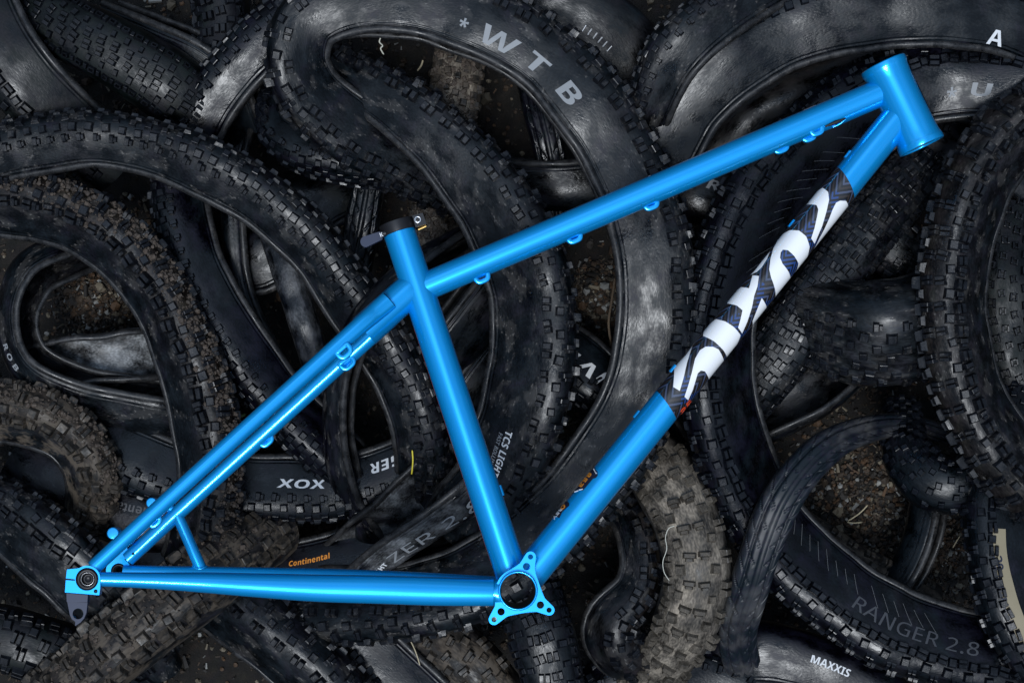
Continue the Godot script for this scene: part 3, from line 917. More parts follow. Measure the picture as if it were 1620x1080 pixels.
# a weld bead where tube a (running from a0 towards a1) meets tube b
func weld(a0: Vector3, a1: Vector3, ra: float, b0: Vector3, b1: Vector3, rb: float, parent: Node, bead := 0.0034, called := "weld_bead") -> void:
	var ax := (a1 - a0).normalized()
	var side := ax.cross(plane_n).normalized()
	var up := side.cross(ax).normalized()
	var bx := (b1 - b0).normalized()
	var path := PackedVector3Array()
	var segs := 96
	for j in segs:
		var an := TAU * j / segs
		var q := a0 + (side * cos(an) + up * sin(an)) * ra
		var hit := false
		for k in 900:
			q += ax * 0.0003
			var rel := q - b0
			if (rel - bx * rel.dot(bx)).length() <= rb:
				hit = true
				break
		if hit:
			path.append(q)
	if path.size() < segs:
		return
	var v := PackedVector3Array()
	for j in segs:
		var t := (path[(j + 1) % segs] - path[(j - 1 + segs) % segs]).normalized()
		var e := ax.cross(t).normalized()
		var f := t.cross(e).normalized()
		var r := bead * (1.0 + 0.07 * sin(j * TAU * 24.0 / segs) + 0.05 * sin(j * 1.7))
		for k in 10:
			var an := TAU * k / 10.0
			v.append(path[j] + e * (cos(an) * r * 1.2) + f * (sin(an) * r * 1.2) - bike_at)
	put(called, sheet(v, segs, 10, true, true), M.paint, parent)


func csg_plate(called: String, outline: Array, holes: Array, off: float, depth: float, mat: Material, parent: Node) -> Node:
	# outline: photograph points; holes: [x, y, radius px]
	var o := on_frame(outline[0][0], outline[0][1], off)
	var tf := plate_basis(o)
	var inv := tf.affine_inverse()
	var poly := PackedVector2Array()
	for e in outline:
		var q := inv * on_frame(e[0], e[1], off)
		poly.append(Vector2(q.x, q.y))
	if not Geometry2D.is_polygon_clockwise(poly):
		poly.reverse()
	var root := CSGCombiner3D.new()
	root.name = called
	tf.origin -= bike_at
	root.transform = tf
	root.material_override = mat
	parent.add_child(root, true)
	var body := CSGPolygon3D.new()
	body.name = "body"
	body.polygon = poly
	body.depth = depth
	body.material = mat
	root.add_child(body, true)
	for e in holes:
		var q := inv * on_frame(e[0], e[1], off)
		var cyl := CSGCylinder3D.new()
		cyl.name = "hole"
		cyl.radius = px_len(e[2], off)
		cyl.height = depth * 3.0
		cyl.sides = 40
		cyl.operation = CSGShape3D.OPERATION_SUBTRACTION
		cyl.position = Vector3(q.x, q.y, -depth / 2.0)
		cyl.rotation_degrees = Vector3(90, 0, 0)
		cyl.material = mat
		root.add_child(cyl, true)
	return root


func arc_pts(cx: float, cy: float, r: float, a0: float, a1: float, n := 14) -> Array:
	var out: Array = []
	for k in n + 1:
		var a := deg_to_rad(lerpf(a0, a1, float(k) / n))
		out.append([cx + r * cos(a), cy + r * sin(a)])
	return out


# a cable loop brazed to a tube: a flat D-shaped ring with its foot on the tube. dirx, diry: outward in the photograph
func guide(px: float, py: float, off: float, dirx: float, diry: float, long_: float, out_: float, called := "cable_guide") -> void:
	var d := Vector2(dirx, diry).normalized()
	var t := Vector2(-d.y, d.x)
	var path := PackedVector3Array()
	for k in 25:
		var a := PI * k / 24.0
		var s := signf(cos(a)) * pow(absf(cos(a)), 0.6) * long_
		var o := pow(sin(a), 0.6) * out_
		var q := Vector2(px, py) + t * s + d * o
		path.append(on_frame(q.x, q.y, off))
	for k in 7:
		var q2 := Vector2(px, py) + t * (-long_ + 2.0 * long_ * (k + 0.5) / 7.0)
		path.append(on_frame(q2.x, q2.y, off))
	var v := PackedVector3Array()
	var n := path.size()
	for i in n:
		var tt := (path[(i + 1) % n] - path[(i - 1 + n) % n]).normalized()
		var e := tt.cross(plane_n).normalized()
		for j in 12:
			var a := TAU * j / 12.0
			var cx := signf(cos(a)) * pow(absf(cos(a)), 0.6) * 0.0026
			var cy := signf(sin(a)) * pow(absf(sin(a)), 0.6) * 0.0026
			v.append(path[i] + e * cx + plane_n * cy - bike_at)
	put(called, sheet(v, n, 12, true, true), M.paint, bike)


func build_bike() -> void:
	bike = Node3D.new()
	bike.name = "bicycle_frame"
	bike_at = Vector3(0, 0.25, 0)
	bike.position = bike_at
	add_child(bike)
	tag(bike, "bright blue hardtail bicycle frame with white and chevron lettering on its down tube", "bicycle frame")
	var P: Material = M.paint

	# main tubes
	var st := tube_points([[629.5, 361, 0, 25.6], [815.5, 926, 0, 25.6]])
	var tt := tube_points([[668, 455.5, 0, 22.6], [1405, 141.5, 0, 22.4]])
	var dt := tube_points([[824, 925, 0, 27.2], [1428, 178, 0, 26.4]])
	var ht_top := on_frame(1397, 101)
	var ht_bot := on_frame(1459.5, 232)
	var bb := on_frame(819.5, 934.5, 0.0365)
	var bl := 0.073
	var st_cut := [st[0], [(st[1][0] as Vector3).lerp(st[0][0], 0.08), st[1][1], 1.0]]
	var dt_cut := [[(dt[0][0] as Vector3).lerp(dt[1][0], 0.05), dt[0][1], 1.0], dt[1]]
	var seat_tube := put("seat_tube", tube_mesh(st_cut, 64, 1, false, [1, bb, plane_n, 0.0186]), P, bike)
	var top_tube := put("top_tube", tube_mesh(tt, 64), P, bike)
	var down_tube := put("down_tube", tube_mesh(dt_cut, 64, 1, false, [0, bb, plane_n, 0.0186]), P, bike)

	# head tube with flared ends
	var hx := (ht_bot - ht_top).normalized()
	var hl := ht_top.distance_to(ht_bot)
	var rr := px_len(38.2)
	var prof: Array = []
	var outer := [[0.0, 0.975], [0.0012, 1.0], [0.0052, 1.0], [0.0066, 0.985], [0.009, 0.955], [0.018, 0.925]]
	for e in outer:
		prof.append([e[0], e[1] * rr])
	prof.append([hl * 0.5, 0.91 * rr])
	outer.reverse()
	for e in outer:
		prof.append([hl - e[0], e[1] * rr])
	prof.append([hl, 0.90 * rr])
	prof.append([hl - 0.0012, 0.87 * rr])
	prof.append([0.0012, 0.87 * rr])
	prof.append([0.0, 0.90 * rr])
	var head_tube := put("head_tube", lathe(ht_top, hx, prof, 96), P, bike)
	put("head_tube_bore", lathe(ht_top, hx, [[0.002, 0.865 * rr], [hl - 0.002, 0.865 * rr]], 64, false), M.bore, head_tube)
	# pale edge of the badge on the front of the head tube
	var side := hx.cross(plane_n).normalized()
	if side.x < 0:
		side = -side
	var badge := PackedVector3Array()
	for i in 15:
		for j in 9:
			var s := hl * lerpf(0.33, 0.83, i / 14.0)
			var a := lerpf(-1.0, 0.36, j / 8.0) * (0.75 + 0.25 * sin(PI * i / 14.0))
			var rb := lerpf(0.916, 0.91, i / 14.0) * rr + 0.0007
			badge.append(ht_top + hx * s + (side * cos(a) + plane_n * sin(a)) * rb - bike_at)
	put("head_badge", sheet(badge, 15, 9), M.silver, head_tube)

	# bottom bracket shell, its bore and the three-armed guide mount
	put("bottom_bracket_shell", lathe(bb, -plane_n, [[0.0, 0.0174], [-0.0, 0.0184], [0.0008, 0.0191], [0.003, 0.0192], [bl - 0.003, 0.0192], [bl, 0.0186], [bl, 0.0172], [bl - 0.001, 0.0169], [0.001, 0.0169]], 96), P, bike)
	put("bottom_bracket_bore", lathe(bb, -plane_n, [[0.0012, 0.0168], [bl - 0.001, 0.0168]], 64, false), M.bore, bike)
	var c := [819.5, 934.8]
	var arms := [[839.3, 880.7], [868.7, 964.8], [781.6, 979.8]]
	var outline: Array = []
	var angs := [-69.5, 31.5, 130.0]
	for k in 3:
		var a: float = angs[k]
		var tip: Array = arms[k]
		# inner flank, tip, outer flank, then along the ring to the next arm
		outline += arc_pts(tip[0], tip[1], 8.6, a - 88, a + 88, 12)
		var nx: float = angs[(k + 1) % 3] + (360.0 if k == 2 else 0.0)
		for e in [[44.0, 16.5], [40.0, 23.0], [37.0, 31.0]]:
			outline.append(arc_pts(c[0], c[1], e[0], a + e[1], a + e[1], 1)[0])
		outline += arc_pts(c[0], c[1], 35.5, a + 42, nx - 42, 10)
		for e in [[37.0, 31.0], [40.0, 23.0], [44.0, 16.5]]:
			outline.append(arc_pts(c[0], c[1], e[0], nx - e[1], nx - e[1], 1)[0])
	csg_plate("guide_mount", outline, [[c[0], c[1], 29.6], [839.3, 880.7, 4.1], [833, 896, 5.8], [868.7, 964.8, 4.1], [855, 956.7, 5.8], [781.6, 979.8, 4.1], [792.7, 967.4, 5.8]], 0.031, 0.005, P, bike)

	# stays
	var cs := [[158, 916, 0.066, 11.3], [200, 917, 0.063, 11.8], [260, 918.8, 0.058, 13.5], [330, 921.6, 0.052, 16.2, 0.95], [400, 925.4, 0.046, 18.4, 0.9], [500, 930, 0.039, 21.2, 0.8], [600, 932.5, 0.034, 22.0, 0.72], [690, 935.3, 0.029, 22.2, 0.7], [770, 937, 0.024, 21.2, 0.8], [780, 937.2, 0.0235, 21.0, 0.8]]
	put("chain_stay", tube_mesh(tube_points(cs), 48, 1, false, [1, bb, plane_n, 0.0188]), P, bike)
	var cf := [[196, 905, -0.066, 11.3], [260, 907, -0.062, 12.0], [330, 910, -0.056, 14.0], [420, 914, -0.048, 16.5, 0.9], [520, 918, -0.040, 18.5, 0.8], [620, 922, -0.034, 19.0, 0.75], [720, 927, -0.027, 19.0, 0.75], [775, 930, -0.024, 19.0, 0.8]]
	put("chain_stay", tube_mesh(tube_points(cf), 40, 1, false, [1, bb, plane_n, 0.0188]), P, bike)
	# seat stays run into a capped joint on the seat tube
	var wish := tube_points([[576, 524, 0, 27.0, 1.25], [596, 506, 0, 27.0, 1.25], [640, 466, 0, 26.0, 1.05], [652, 455, 0, 25.0, 1.0]], true)
	var wishbone := put("seat_stay_joint", tube_mesh(wish, 56), P, bike)
	var ssn := [[147, 898, 0.064, 12.2], [276, 780, 0.055, 12.4], [441.5, 630, 0.040, 12.8], [560, 523.5, 0.027, 14.2], [595, 493, 0.0195, 15.6, 0.9], [617, 474, 0.0165, 16.0, 0.8]]
	put("seat_stay", tube_mesh(tube_points(ssn), 44, 1, true, [], 1.15), P, bike)
	var ssf := [[202, 883.5, -0.064, 12.0], [315, 780, -0.055, 12.2], [452, 655, -0.041, 12.4], [588, 531, -0.020, 13.0], [616, 505, -0.014, 13.0]]
	put("seat_stay", tube_mesh(tube_points(ssf), 40), P, bike)
	put("stay_brace", tube_mesh(tube_points([[279, 812, -0.056, 9.0], [320, 905, -0.058, 9.4]]), 32), P, bike)
	var b0 := on_frame(279, 812, -0.056)
	var b1 := on_frame(320, 905, -0.058)
	weld(b1, b0, px_len(9.2, -0.057), on_frame(315, 780, -0.055), on_frame(207, 879, -0.064), px_len(12.1, -0.06), bike, 0.0013)
	weld(b0, b1, px_len(9.2, -0.057), on_frame(260, 907, -0.062), on_frame(330, 910, -0.056), px_len(13.0, -0.06), bike, 0.0013)

	# welds of the front triangle
	weld(tt[1][0], tt[0][0], tt[0][1], st[0][0], st[1][0], st[0][1], top_tube)
	weld(tt[0][0], tt[1][0], tt[0][1], ht_top, ht_bot, 0.91 * rr, top_tube, 0.003)
	weld(dt[0][0], dt[1][0], dt[1][1], ht_top, ht_bot, 0.91 * rr, down_tube, 0.003)
	weld(wish[0][0], wish[-1][0], px_len(26.0), st[0][0], st[1][0], st[0][1], wishbone, 0.0028)
	weld(st[0][0], st[1][0], st[0][1], bb, bb - plane_n * bl, 0.0192, seat_tube)
	weld(dt[1][0], dt[0][0], dt[0][1], bb, bb - plane_n * bl, 0.0192, down_tube)

	# drive-side dropout with its insert, bolt and hanger
	var drop: Array = [[105.4, 900.5], [121, 899]] + arc_pts(137.2, 915.5, 21.0, -125, 2, 18) + [[157.8, 930], [156.2, 941.2], [102.0, 936.8], [103.4, 917.4], [118, 918.4], [118, 916.2], [103.5, 914.4]]
	var dr: Node = csg_plate("dropout", drop, [[137, 916, 17.6], [150.7, 935, 3.0]], 0.074, 0.012, P, bike)
	var eye := on_frame(137, 916, 0.0745)
	var u1 := px_len(1.0, 0.074)
	put("axle_insert", lathe(eye, -plane_n, [[0.0, 17.4 * u1], [0.0, 11.5 * u1], [0.0025, 10.6 * u1], [0.011, 10.4 * u1], [0.011, 17.5 * u1]], 64), M.black_metal, bike)
	put("axle_thread", lathe(eye - plane_n * 0.0022, -plane_n, [[0.0, 10.6 * u1], [-0.0006, 10.1 * u1], [-0.0004, 9.3 * u1], [0.006, 8.9 * u1], [0.006, 10.7 * u1]], 48), M.silver, bike)
	put("axle_bolt", lathe(eye - plane_n * 0.006, -plane_n, [[0.0, 0.3 * u1], [0.0, 3.6 * u1], [-0.0016, 5.0 * u1], [-0.0016, 7.4 * u1], [0.0, 8.6 * u1], [0.004, 8.8 * u1]], 6 * 8, false), M.black_metal, bike)
	put("bolt", lathe(on_frame(150.7, 935, 0.0735), -plane_n, [[0.0, 0.2 * u1], [0.0, 2.6 * u1], [0.003, 2.9 * u1]], 24, false), M.black_metal, bike)
	csg_plate("derailleur_hanger", [[104.4, 938.0], [138.2, 941.0], [137.4, 952.6], [104.8, 951.6]], [], 0.073, 0.010, M.dark_metal, bike)
	csg_plate("derailleur_hanger", [[105.6, 951.4], [137.8, 953.0], [136.0, 969.0], [132.5, 977.5], [126.7, 984.4], [118.2, 990.0], [118.4, 983.2], [113.0, 979.0], [109.8, 972.5]], [[122.7, 970.7, 8.4]], 0.0705, 0.006, M.dark_metal, bike)

	# far dropout, its ring and the brake mounts
	var far_ring: Array = arc_pts(187, 903, 20.0, -190, 10, 20) + [[206, 912], [168, 912]]
	csg_plate("dropout", far_ring, [[187, 903, 12.0]], -0.066, 0.010, P, bike)
	put("axle_insert", lathe(on_frame(187, 903, -0.068), -plane_n, [[0.0, 12.5 * u1], [0.0, 7.5 * u1], [0.008, 7.0 * u1], [0.008, 12.6 * u1]], 48), M.black_metal, bike)
	csg_plate("brake_mount", [[199.5, 862], [189, 872], [180, 884], [196, 885], [203, 878]], [], -0.060, 0.008, P, bike)
	for e in [[177.8, 843.5, 9.6], [239.0, 795.5, 8.6]]:
		var q := on_frame(e[0], e[1], -0.046)
		var rad := px_len(e[2], -0.046)
		put("brake_post", lathe(q, -plane_n, [[0.0, 0.0002], [0.0, rad * 0.8], [0.0004, rad * 0.94], [0.0014, rad], [0.02, rad * 0.97]], 40, false), P, bike)
		put("brake_post_arm", tube_mesh([[q - plane_n * 0.012, rad * 0.8, 0.9], [on_frame(e[0] + 34, e[1] + 10, -0.058), rad * 0.8, 0.9]], 20), P, bike)
	put("dark_vent_disc", lathe(on_frame(210, 876, -0.0545), -plane_n, [[0.0, 0.0001], [0.0, 2.2 * u1], [0.004, 2.3 * u1]], 16, false), M.bore, bike)  # no hole is cut; a dark disc stands for its shade

	# saddle clamp
	var sx: Vector3 = (st[1][0] - st[0][0]).normalized()
	var sr: float = st[0][1]
	var top := on_frame(632.2, 369)
	put("seat_tube_bore", lathe(top - sx * 0.0045, sx, [[0.0, sr * 0.88], [0.03, sr * 0.88]], 48, false), M.bore, seat_tube)
	var clamp_ := put("saddle_clamp", lathe(top - sx * 0.0122, sx, [[0.0, sr * 0.92], [0.0, sr * 1.06], [0.0006, sr * 1.10], [0.0108, sr * 1.10], [0.0116, sr * 1.06], [0.0116, sr * 1.0]], 72), M.black_metal, bike)
	var lug: Array = [[652, 341], [668.5, 336.5], [674.5, 354], [657.5, 359.5]]
	csg_plate("clamp_lug", lug, [], 0.011, 0.018, M.black_metal, clamp_)
	var nut := on_frame(660.6, 347.2, 0.0112)
	put("clamp_bolt", lathe(nut, plane_n, [[-0.002, 0.5 * u1], [-0.002, 2.6 * u1], [0.0008, 3.2 * u1], [0.0010, 5.4 * u1], [0.0, 6.0 * u1], [-0.001, 6.1 * u1]], 36, false), M.silver, clamp_)
	put("clamp_nut", tube_mesh([[on_frame(661.5, 363.2, 0.003), px_len(2.6), 1.0], [on_frame(674, 357.6, 0.003), px_len(2.6), 1.0]], 16), M.brass, clamp_)
	var lev: Array = [[606, 364.5]] + [[604.5, 378.5]] + [[580, 390.5], [576, 390.8]] + arc_pts(578.5, 382.0, 8.6, 95, 255, 10) + [[580.5, 372.5], [596, 367.5]]
	csg_plate("clamp_lever", lev, [], 0.006, 0.006, M.dark_metal, clamp_)
	put("lever_pivot", tube_mesh([[on_frame(603, 371, 0.009), px_len(5.5), 1.0], [on_frame(610, 368.5, 0.009), px_len(5.5), 1.0]], 20), M.black_metal, clamp_)
	flat_text("lettering", "K", 603.2, 371.0, 0.0146, 6.5, -20.0, M.white_print, clamp_)

	# cable guides along the top tube and the stays
	var td := Vector2(0.39, 0.92)
	for e in [[759.5, 431.5, 0.004, 10.5, 14.0], [906, 369.0, 0.002, 10.5, 13.0], [1027.5, 316.5, 0.002, 10.5, 13.0], [1233, 226.5, 0.001, 10.5, 13.0], [1277, 208.5, 0.002, 9.5, 13.0], [1289.5, 199.0, 0.008, 9.5, 13.0]]:
		guide(e[0], e[1], e[2], td.x, td.y, e[3], e[4])
	var sd := Vector2(0.663, 0.748)
	guide(540.5, 551.5, 0.036, sd.x, sd.y, 11.0, 13.5)
	guide(545.0, 569.0, -0.020, sd.x, sd.y, 11.0, 13.5)
	guide(416, 691.0, -0.044, sd.x, sd.y, 10.5, 13.0)
	guide(239.5, 818.5, 0.053, sd.x, sd.y, 9.5, 13.0)
	# bottle bosses and stops peeping out beside the down tube
	for e in [[1066, 584, 0.0], [1254, 355, 0.002], [1343, 245.5, 0.002], [1008.5, 656.5, 0.0]]:
		var q0 := on_frame(e[0] - 4.2, e[1] + 5.4, e[2])
		var q1 := on_frame(e[0] + 4.2, e[1] - 5.4, e[2])
		put("bottle_boss", tube_mesh([[q0, px_len(4.6), 1.0], [q1, px_len(4.6), 1.0]], 20), P, bike)
	put("bottle_boss", tube_mesh([[on_frame(789, 768, 0), px_len(4.2), 1.0], [on_frame(794.5, 784, 0), px_len(4.2), 1.0]], 20), P, bike)

	# the cable port under the top tube: a dark solid stands for its shaded recess, with a raised lip
	var px0 := on_frame(1306, 200.0, 0.010)
	var px1 := on_frame(1338, 187.2, 0.0102)
	put("cable_port", tube_mesh([[px0, px_len(1.5), 1.0], [px0.lerp(px1, 0.5), px_len(3.4), 1.0], [px1, px_len(1.2), 1.0]], 16), M.bore, top_tube)
	put("cable_port_lip", tube_mesh([[on_frame(1318, 201.5, 0.005), px_len(1.0), 1.0], [on_frame(1330, 195.5, 0.007), px_len(1.6), 1.0], [on_frame(1338, 189.0, 0.009), px_len(0.8), 1.0]], 12), P, top_tube)

	# printed bands and pinstripes
	down_tube_band(dt, down_tube)
	stripe_on(st, 0.27, 0.93, -81.0, 3.0, M.red_print, seat_tube, "pinstripe")
	badge_on(dt, down_tube)
	stripe_on(tt, 0.827, 0.853, -76.0, 11.0, M.white_print, top_tube, "sticker")
	stripe_on(tt, 0.492, 0.497, -76.0, 11.0, M.white_print, top_tube, "sticker")


# frame of reference on a straight tube: axis, sideways (towards the lower right of the photograph), out of the plane
func tube_frame(c: Array) -> Array:
	var ax: Vector3 = (c[1][0] - c[0][0]).normalized()
	var side := ax.cross(plane_n).normalized()
	if side.x < 0.0:
		side = -side
	return [ax, side, side.cross(ax).normalized() * (1.0 if side.cross(ax).y > 0 else -1.0)]


func tube_skin(c: Array, fr: Array, s: float, deg: float, lift: float) -> Vector3:
	var l: float = (c[1][0] as Vector3).distance_to(c[0][0])
	var r: float = lerpf(c[0][1], c[1][1], s / l) + lift
	return (c[0][0] as Vector3) + fr[0] * s + (fr[1] * sin(deg_to_rad(deg)) + fr[2] * cos(deg_to_rad(deg))) * r - bike_at


func stripe_on(c: Array, f0: float, f1: float, deg: float, wide: float, mat: Material, parent: Node, called: String) -> void:
	var fr := tube_frame(c)
	var l: float = (c[1][0] as Vector3).distance_to(c[0][0])
	var v := PackedVector3Array()
	for i in 13:
		for j in 5:
			v.append(tube_skin(c, fr, l * lerpf(f0, f1, i / 12.0), deg + wide * (j / 4.0 - 0.5), 0.0002))
	put(called, sheet(v, 13, 5), mat, parent)


func flat_text(called: String, txt: String, px: float, py: float, off: float, size_px: float, deg: float, mat: Material, parent: Node) -> void:
	var arr := lettering_arrays(txt, true)
	var src: PackedVector3Array = arr[Mesh.ARRAY_VERTEX]
	var box := AABB(src[0], Vector3.ZERO)
	for q in src:
		box = box.expand(q)
	var k := size_px / box.size.y
	var v := PackedVector3Array()
	for q in src:
		var d := Vector2((q.x - box.get_center().x) * k, -(q.y - box.get_center().y) * k).rotated(deg_to_rad(deg))
		v.append(on_frame(px + d.x, py + d.y, off + (0.0003 if q.z > 0 else 0.0)) - bike_at)
	put(called, mesh_of(v, PackedVector3Array(), arr[Mesh.ARRAY_INDEX]), mat, parent)


# where a photograph point lies on the down tube: distance along it and angle round it
func on_tube(c: Array, fr: Array, px: float, py: float) -> Vector2:
	var q := on_frame(px, py) - (c[0][0] as Vector3)
	var l: float = (c[1][0] as Vector3).distance_to(c[0][0])
	var s: float = q.dot(fr[0])
	var r := lerpf(c[0][1], c[1][1], s / l)
	# the point seen lies on the front of the tube, a little nearer than its axis
	return Vector2(s, clampf(q.dot(fr[1]) / r, -1.0, 1.0))


func down_tube_band(c: Array, parent: Node) -> void:
	var fr := tube_frame(c)
	var lo_l := on_tube(c, fr, 1043.0, 622.0)
	var lo_r := on_tube(c, fr, 1066.0, 661.0)
	var hi_l := on_tube(c, fr, 1326.0, 267.0)
	var hi_r := on_tube(c, fr, 1351.0, 315.5)
	var s_min := minf(lo_l.x, lo_r.x) - 0.001
	var s_max := maxf(hi_l.x, hi_r.x) + 0.001
	# letters as outlines read off in two enlargements of the photograph
	var near := func(a: Array) -> PackedVector2Array:
		var o := PackedVector2Array()
		for e in a:
			o.append(on_tube(c, fr, e[0] / 4.5 + 1020.0, e[1] / 4.5 + 440.0))
		return o
	var upper := func(a: Array) -> PackedVector2Array:
		var o := PackedVector2Array()
		for e in a:
			o.append(on_tube(c, fr, e[0] / 4.695 + 1160.0, e[1] / 4.695 + 250.0))
		return o
	var white: Array = [
		near.call([[270, 848], [300, 872], [330, 800], [352, 720], [362, 685], [385, 664], [415, 670], [455, 722], [520, 640], [560, 590], [540, 560], [510, 515], [470, 497], [420, 495], [380, 520], [345, 580], [320, 680], [295, 770]]),
		near.call([[190, 780], [235, 808], [262, 720], [290, 610], [315, 540], [338, 485], [290, 550], [240, 600], [205, 640]]),
		near.call([[500, 296], [560, 318], [620, 360], [672, 412], [660, 480], [585, 566], [545, 520], [480, 460], [408, 415], [395, 360], [440, 300]]),
		near.call([[759, -14], [798, -4], [785, 70], [760, 140], [745, 220], [715, 320], [682, 400], [648, 362], [665, 300], [678, 240], [640, 205], [585, 185], [560, 150], [630, 60], [680, 68], [728, 82]]),
		near.call([[815, 152], [865, 212], [850, 280], [768, 338], [757, 310], [785, 230]]),
		upper.call([[410, 545], [470, 555], [520, 600], [550, 670], [548, 740], [510, 810], [450, 880], [400, 920], [340, 1000], [315, 1037], [295, 985], [260, 900], [248, 840], [262, 760], [290, 680], [330, 610], [370, 565]]),
		upper.call([[125, 872], [160, 835], [210, 770], [268, 700], [240, 760], [200, 820], [165, 855]]),
		upper.call([[655, 230], [685, 270], [688, 330], [670, 410], [640, 520], [590, 647], [558, 612], [580, 540], [600, 450], [610, 400], [600, 365], [555, 352], [530, 340], [580, 270], [620, 235]]),
		upper.call([[770, 335], [820, 333], [850, 362], [860, 400], [800, 470], [740, 540], [680, 620], [598, 682], [625, 610], [660, 540], [690, 470], [715, 400], [740, 350]]),
	]
	var dark: Array = [upper.call([[350, 695], [385, 700], [430, 740], [470, 790], [468, 830], [450, 860], [420, 892], [390, 850], [345, 800], [328, 755], [335, 715]])]
	var wide := 1536
	var tall := 512
	var im := Image.create(wide, tall, false, Image.FORMAT_RGBA8)
	var ink := [lin(0.002, 0.002, 0.003), lin(0.05, 0.064, 0.115), lin(0.002, 0.002, 0.003), lin(0.026, 0.017, 0.013)]
	var mid := lin(0.012, 0.048, 0.19)
	for y in tall:
		var deg := (y + 0.5) / tall * 360.0 - 180.0
		var t := sin(deg_to_rad(deg))
		# a zigzag round the tube
		var zz := absf(fposmod(deg + 6.0, 84.0) - 42.0) / 42.0
		for x in wide:
			var s := lerpf(s_min, s_max, (x + 0.5) / wide)
			var f := fposmod((s + zz * 0.0165 + 0.004 * t) / 0.0125, 1.0)
			var col: Color = ink[int(f * 4.0)]
			var f2 := fposmod((s - zz * 0.0165 + 0.003) / 0.0400, 1.0)
			if f2 < 0.3 and deg > -20.0 and int(f * 4.0) % 2 == 1:
				col = mid
			im.set_pixel(x, y, col)
	for group in [[white, lin(0.86, 0.86, 0.86)], [dark, Color(-1, 0, 0)]]:
		for poly in group[0]:
			var lo := Vector2(1e9, 1e9)
			var hi := Vector2(-1e9, -1e9)
			for q in poly:
				lo = lo.min(q)
				hi = hi.max(q)
			for y in range(int((rad_to_deg(asin(clampf(lo.y, -1, 1))) + 180.0) / 360.0 * tall), int((rad_to_deg(asin(clampf(hi.y, -1, 1))) + 180.0) / 360.0 * tall) + 1):
				var deg := (y + 0.5) / tall * 360.0 - 180.0
				var t := sin(deg_to_rad(deg))
				for x in range(int((lo.x - s_min) / (s_max - s_min) * wide), int((hi.x - s_min) / (s_max - s_min) * wide) + 1):
					var s := lerpf(s_min, s_max, (x + 0.5) / wide)
					# tubes letters: squeeze the along axis so that the test is done in tube units
					if Geometry2D.is_point_in_polygon(Vector2(s, t), poly):
						if group[1].r < 0.0:
							var zz := absf(fposmod(deg + 6.0, 84.0) - 42.0) / 42.0
							var f := fposmod((s + zz * 0.0165 + 0.004 * t) / 0.0125, 1.0)
							im.set_pixel(clampi(x, 0, wide - 1), y, mid if int(f * 4.0) % 2 == 1 else ink[int(f * 4.0)])
						else:
							im.set_pixel(clampi(x, 0, wide - 1), y, group[1])
	var m := StandardMaterial3D.new()
	m.resource_name = "printed_band"
	m.albedo_texture = ImageTexture.create_from_image(im)
	m.roughness = 0.4
	m.clearcoat_enabled = true
	m.clearcoat = 0.8
	m.clearcoat_roughness = 0.06
	m.texture_repeat = false
	var v := PackedVector3Array()
	var uv := PackedVector2Array()
	for i in 61:
		for j in 73:
			var deg := j / 72.0 * 360.0 - 180.0
			var t := sin(deg_to_rad(deg))
			var s := lerpf(lerpf(lo_l.x, lo_r.x, (t + 1.0) / 2.0), lerpf(hi_l.x, hi_r.x, (t + 1.0) / 2.0), i / 60.0)
			v.append(tube_skin(c, fr, s, deg, 0.00015))
			uv.append(Vector2((s - s_min) / (s_max - s_min), j / 72.0))
	put("lettered_band", sheet(v, 61, 73, false, false, uv), m, parent)
	# the orange script that ends the band on its right flank
	wrapped_text(c, fr, "35", 1086.0, 645.0, 74.0, 0.012, M.red_print, parent)


# writing wrapped on a straight tube, running along it; deg: angle round the tube of its middle
func wrapped_text(c: Array, fr: Array, txt: String, px: float, py: float, deg: float, height: float, mat: Material, parent: Node, flip := false) -> void:
	var arr := lettering_arrays(txt, true)
	var src: PackedVector3Array = arr[Mesh.ARRAY_VERTEX]
	var box := AABB(src[0], Vector3.ZERO)
	for q in src:
		box = box.expand(q)
	var k := height / box.size.y
	var s0 := on_tube(c, fr, px, py).x
	var r: float = c[0][1]
	var d := -1.0 if flip else 1.0
	var v := PackedVector3Array()
	for q in src:
		var x := (q.x - box.get_center().x) * k * d
		var y := (q.y - box.get_center().y) * k * d
		v.append(tube_skin(c, fr, s0 + x, deg - rad_to_deg(y / r), 0.0004 + (0.0002 if q.z > 0 else 0.0)))
	put("lettering", mesh_of(v, PackedVector3Array(), arr[Mesh.ARRAY_INDEX]), mat, parent)


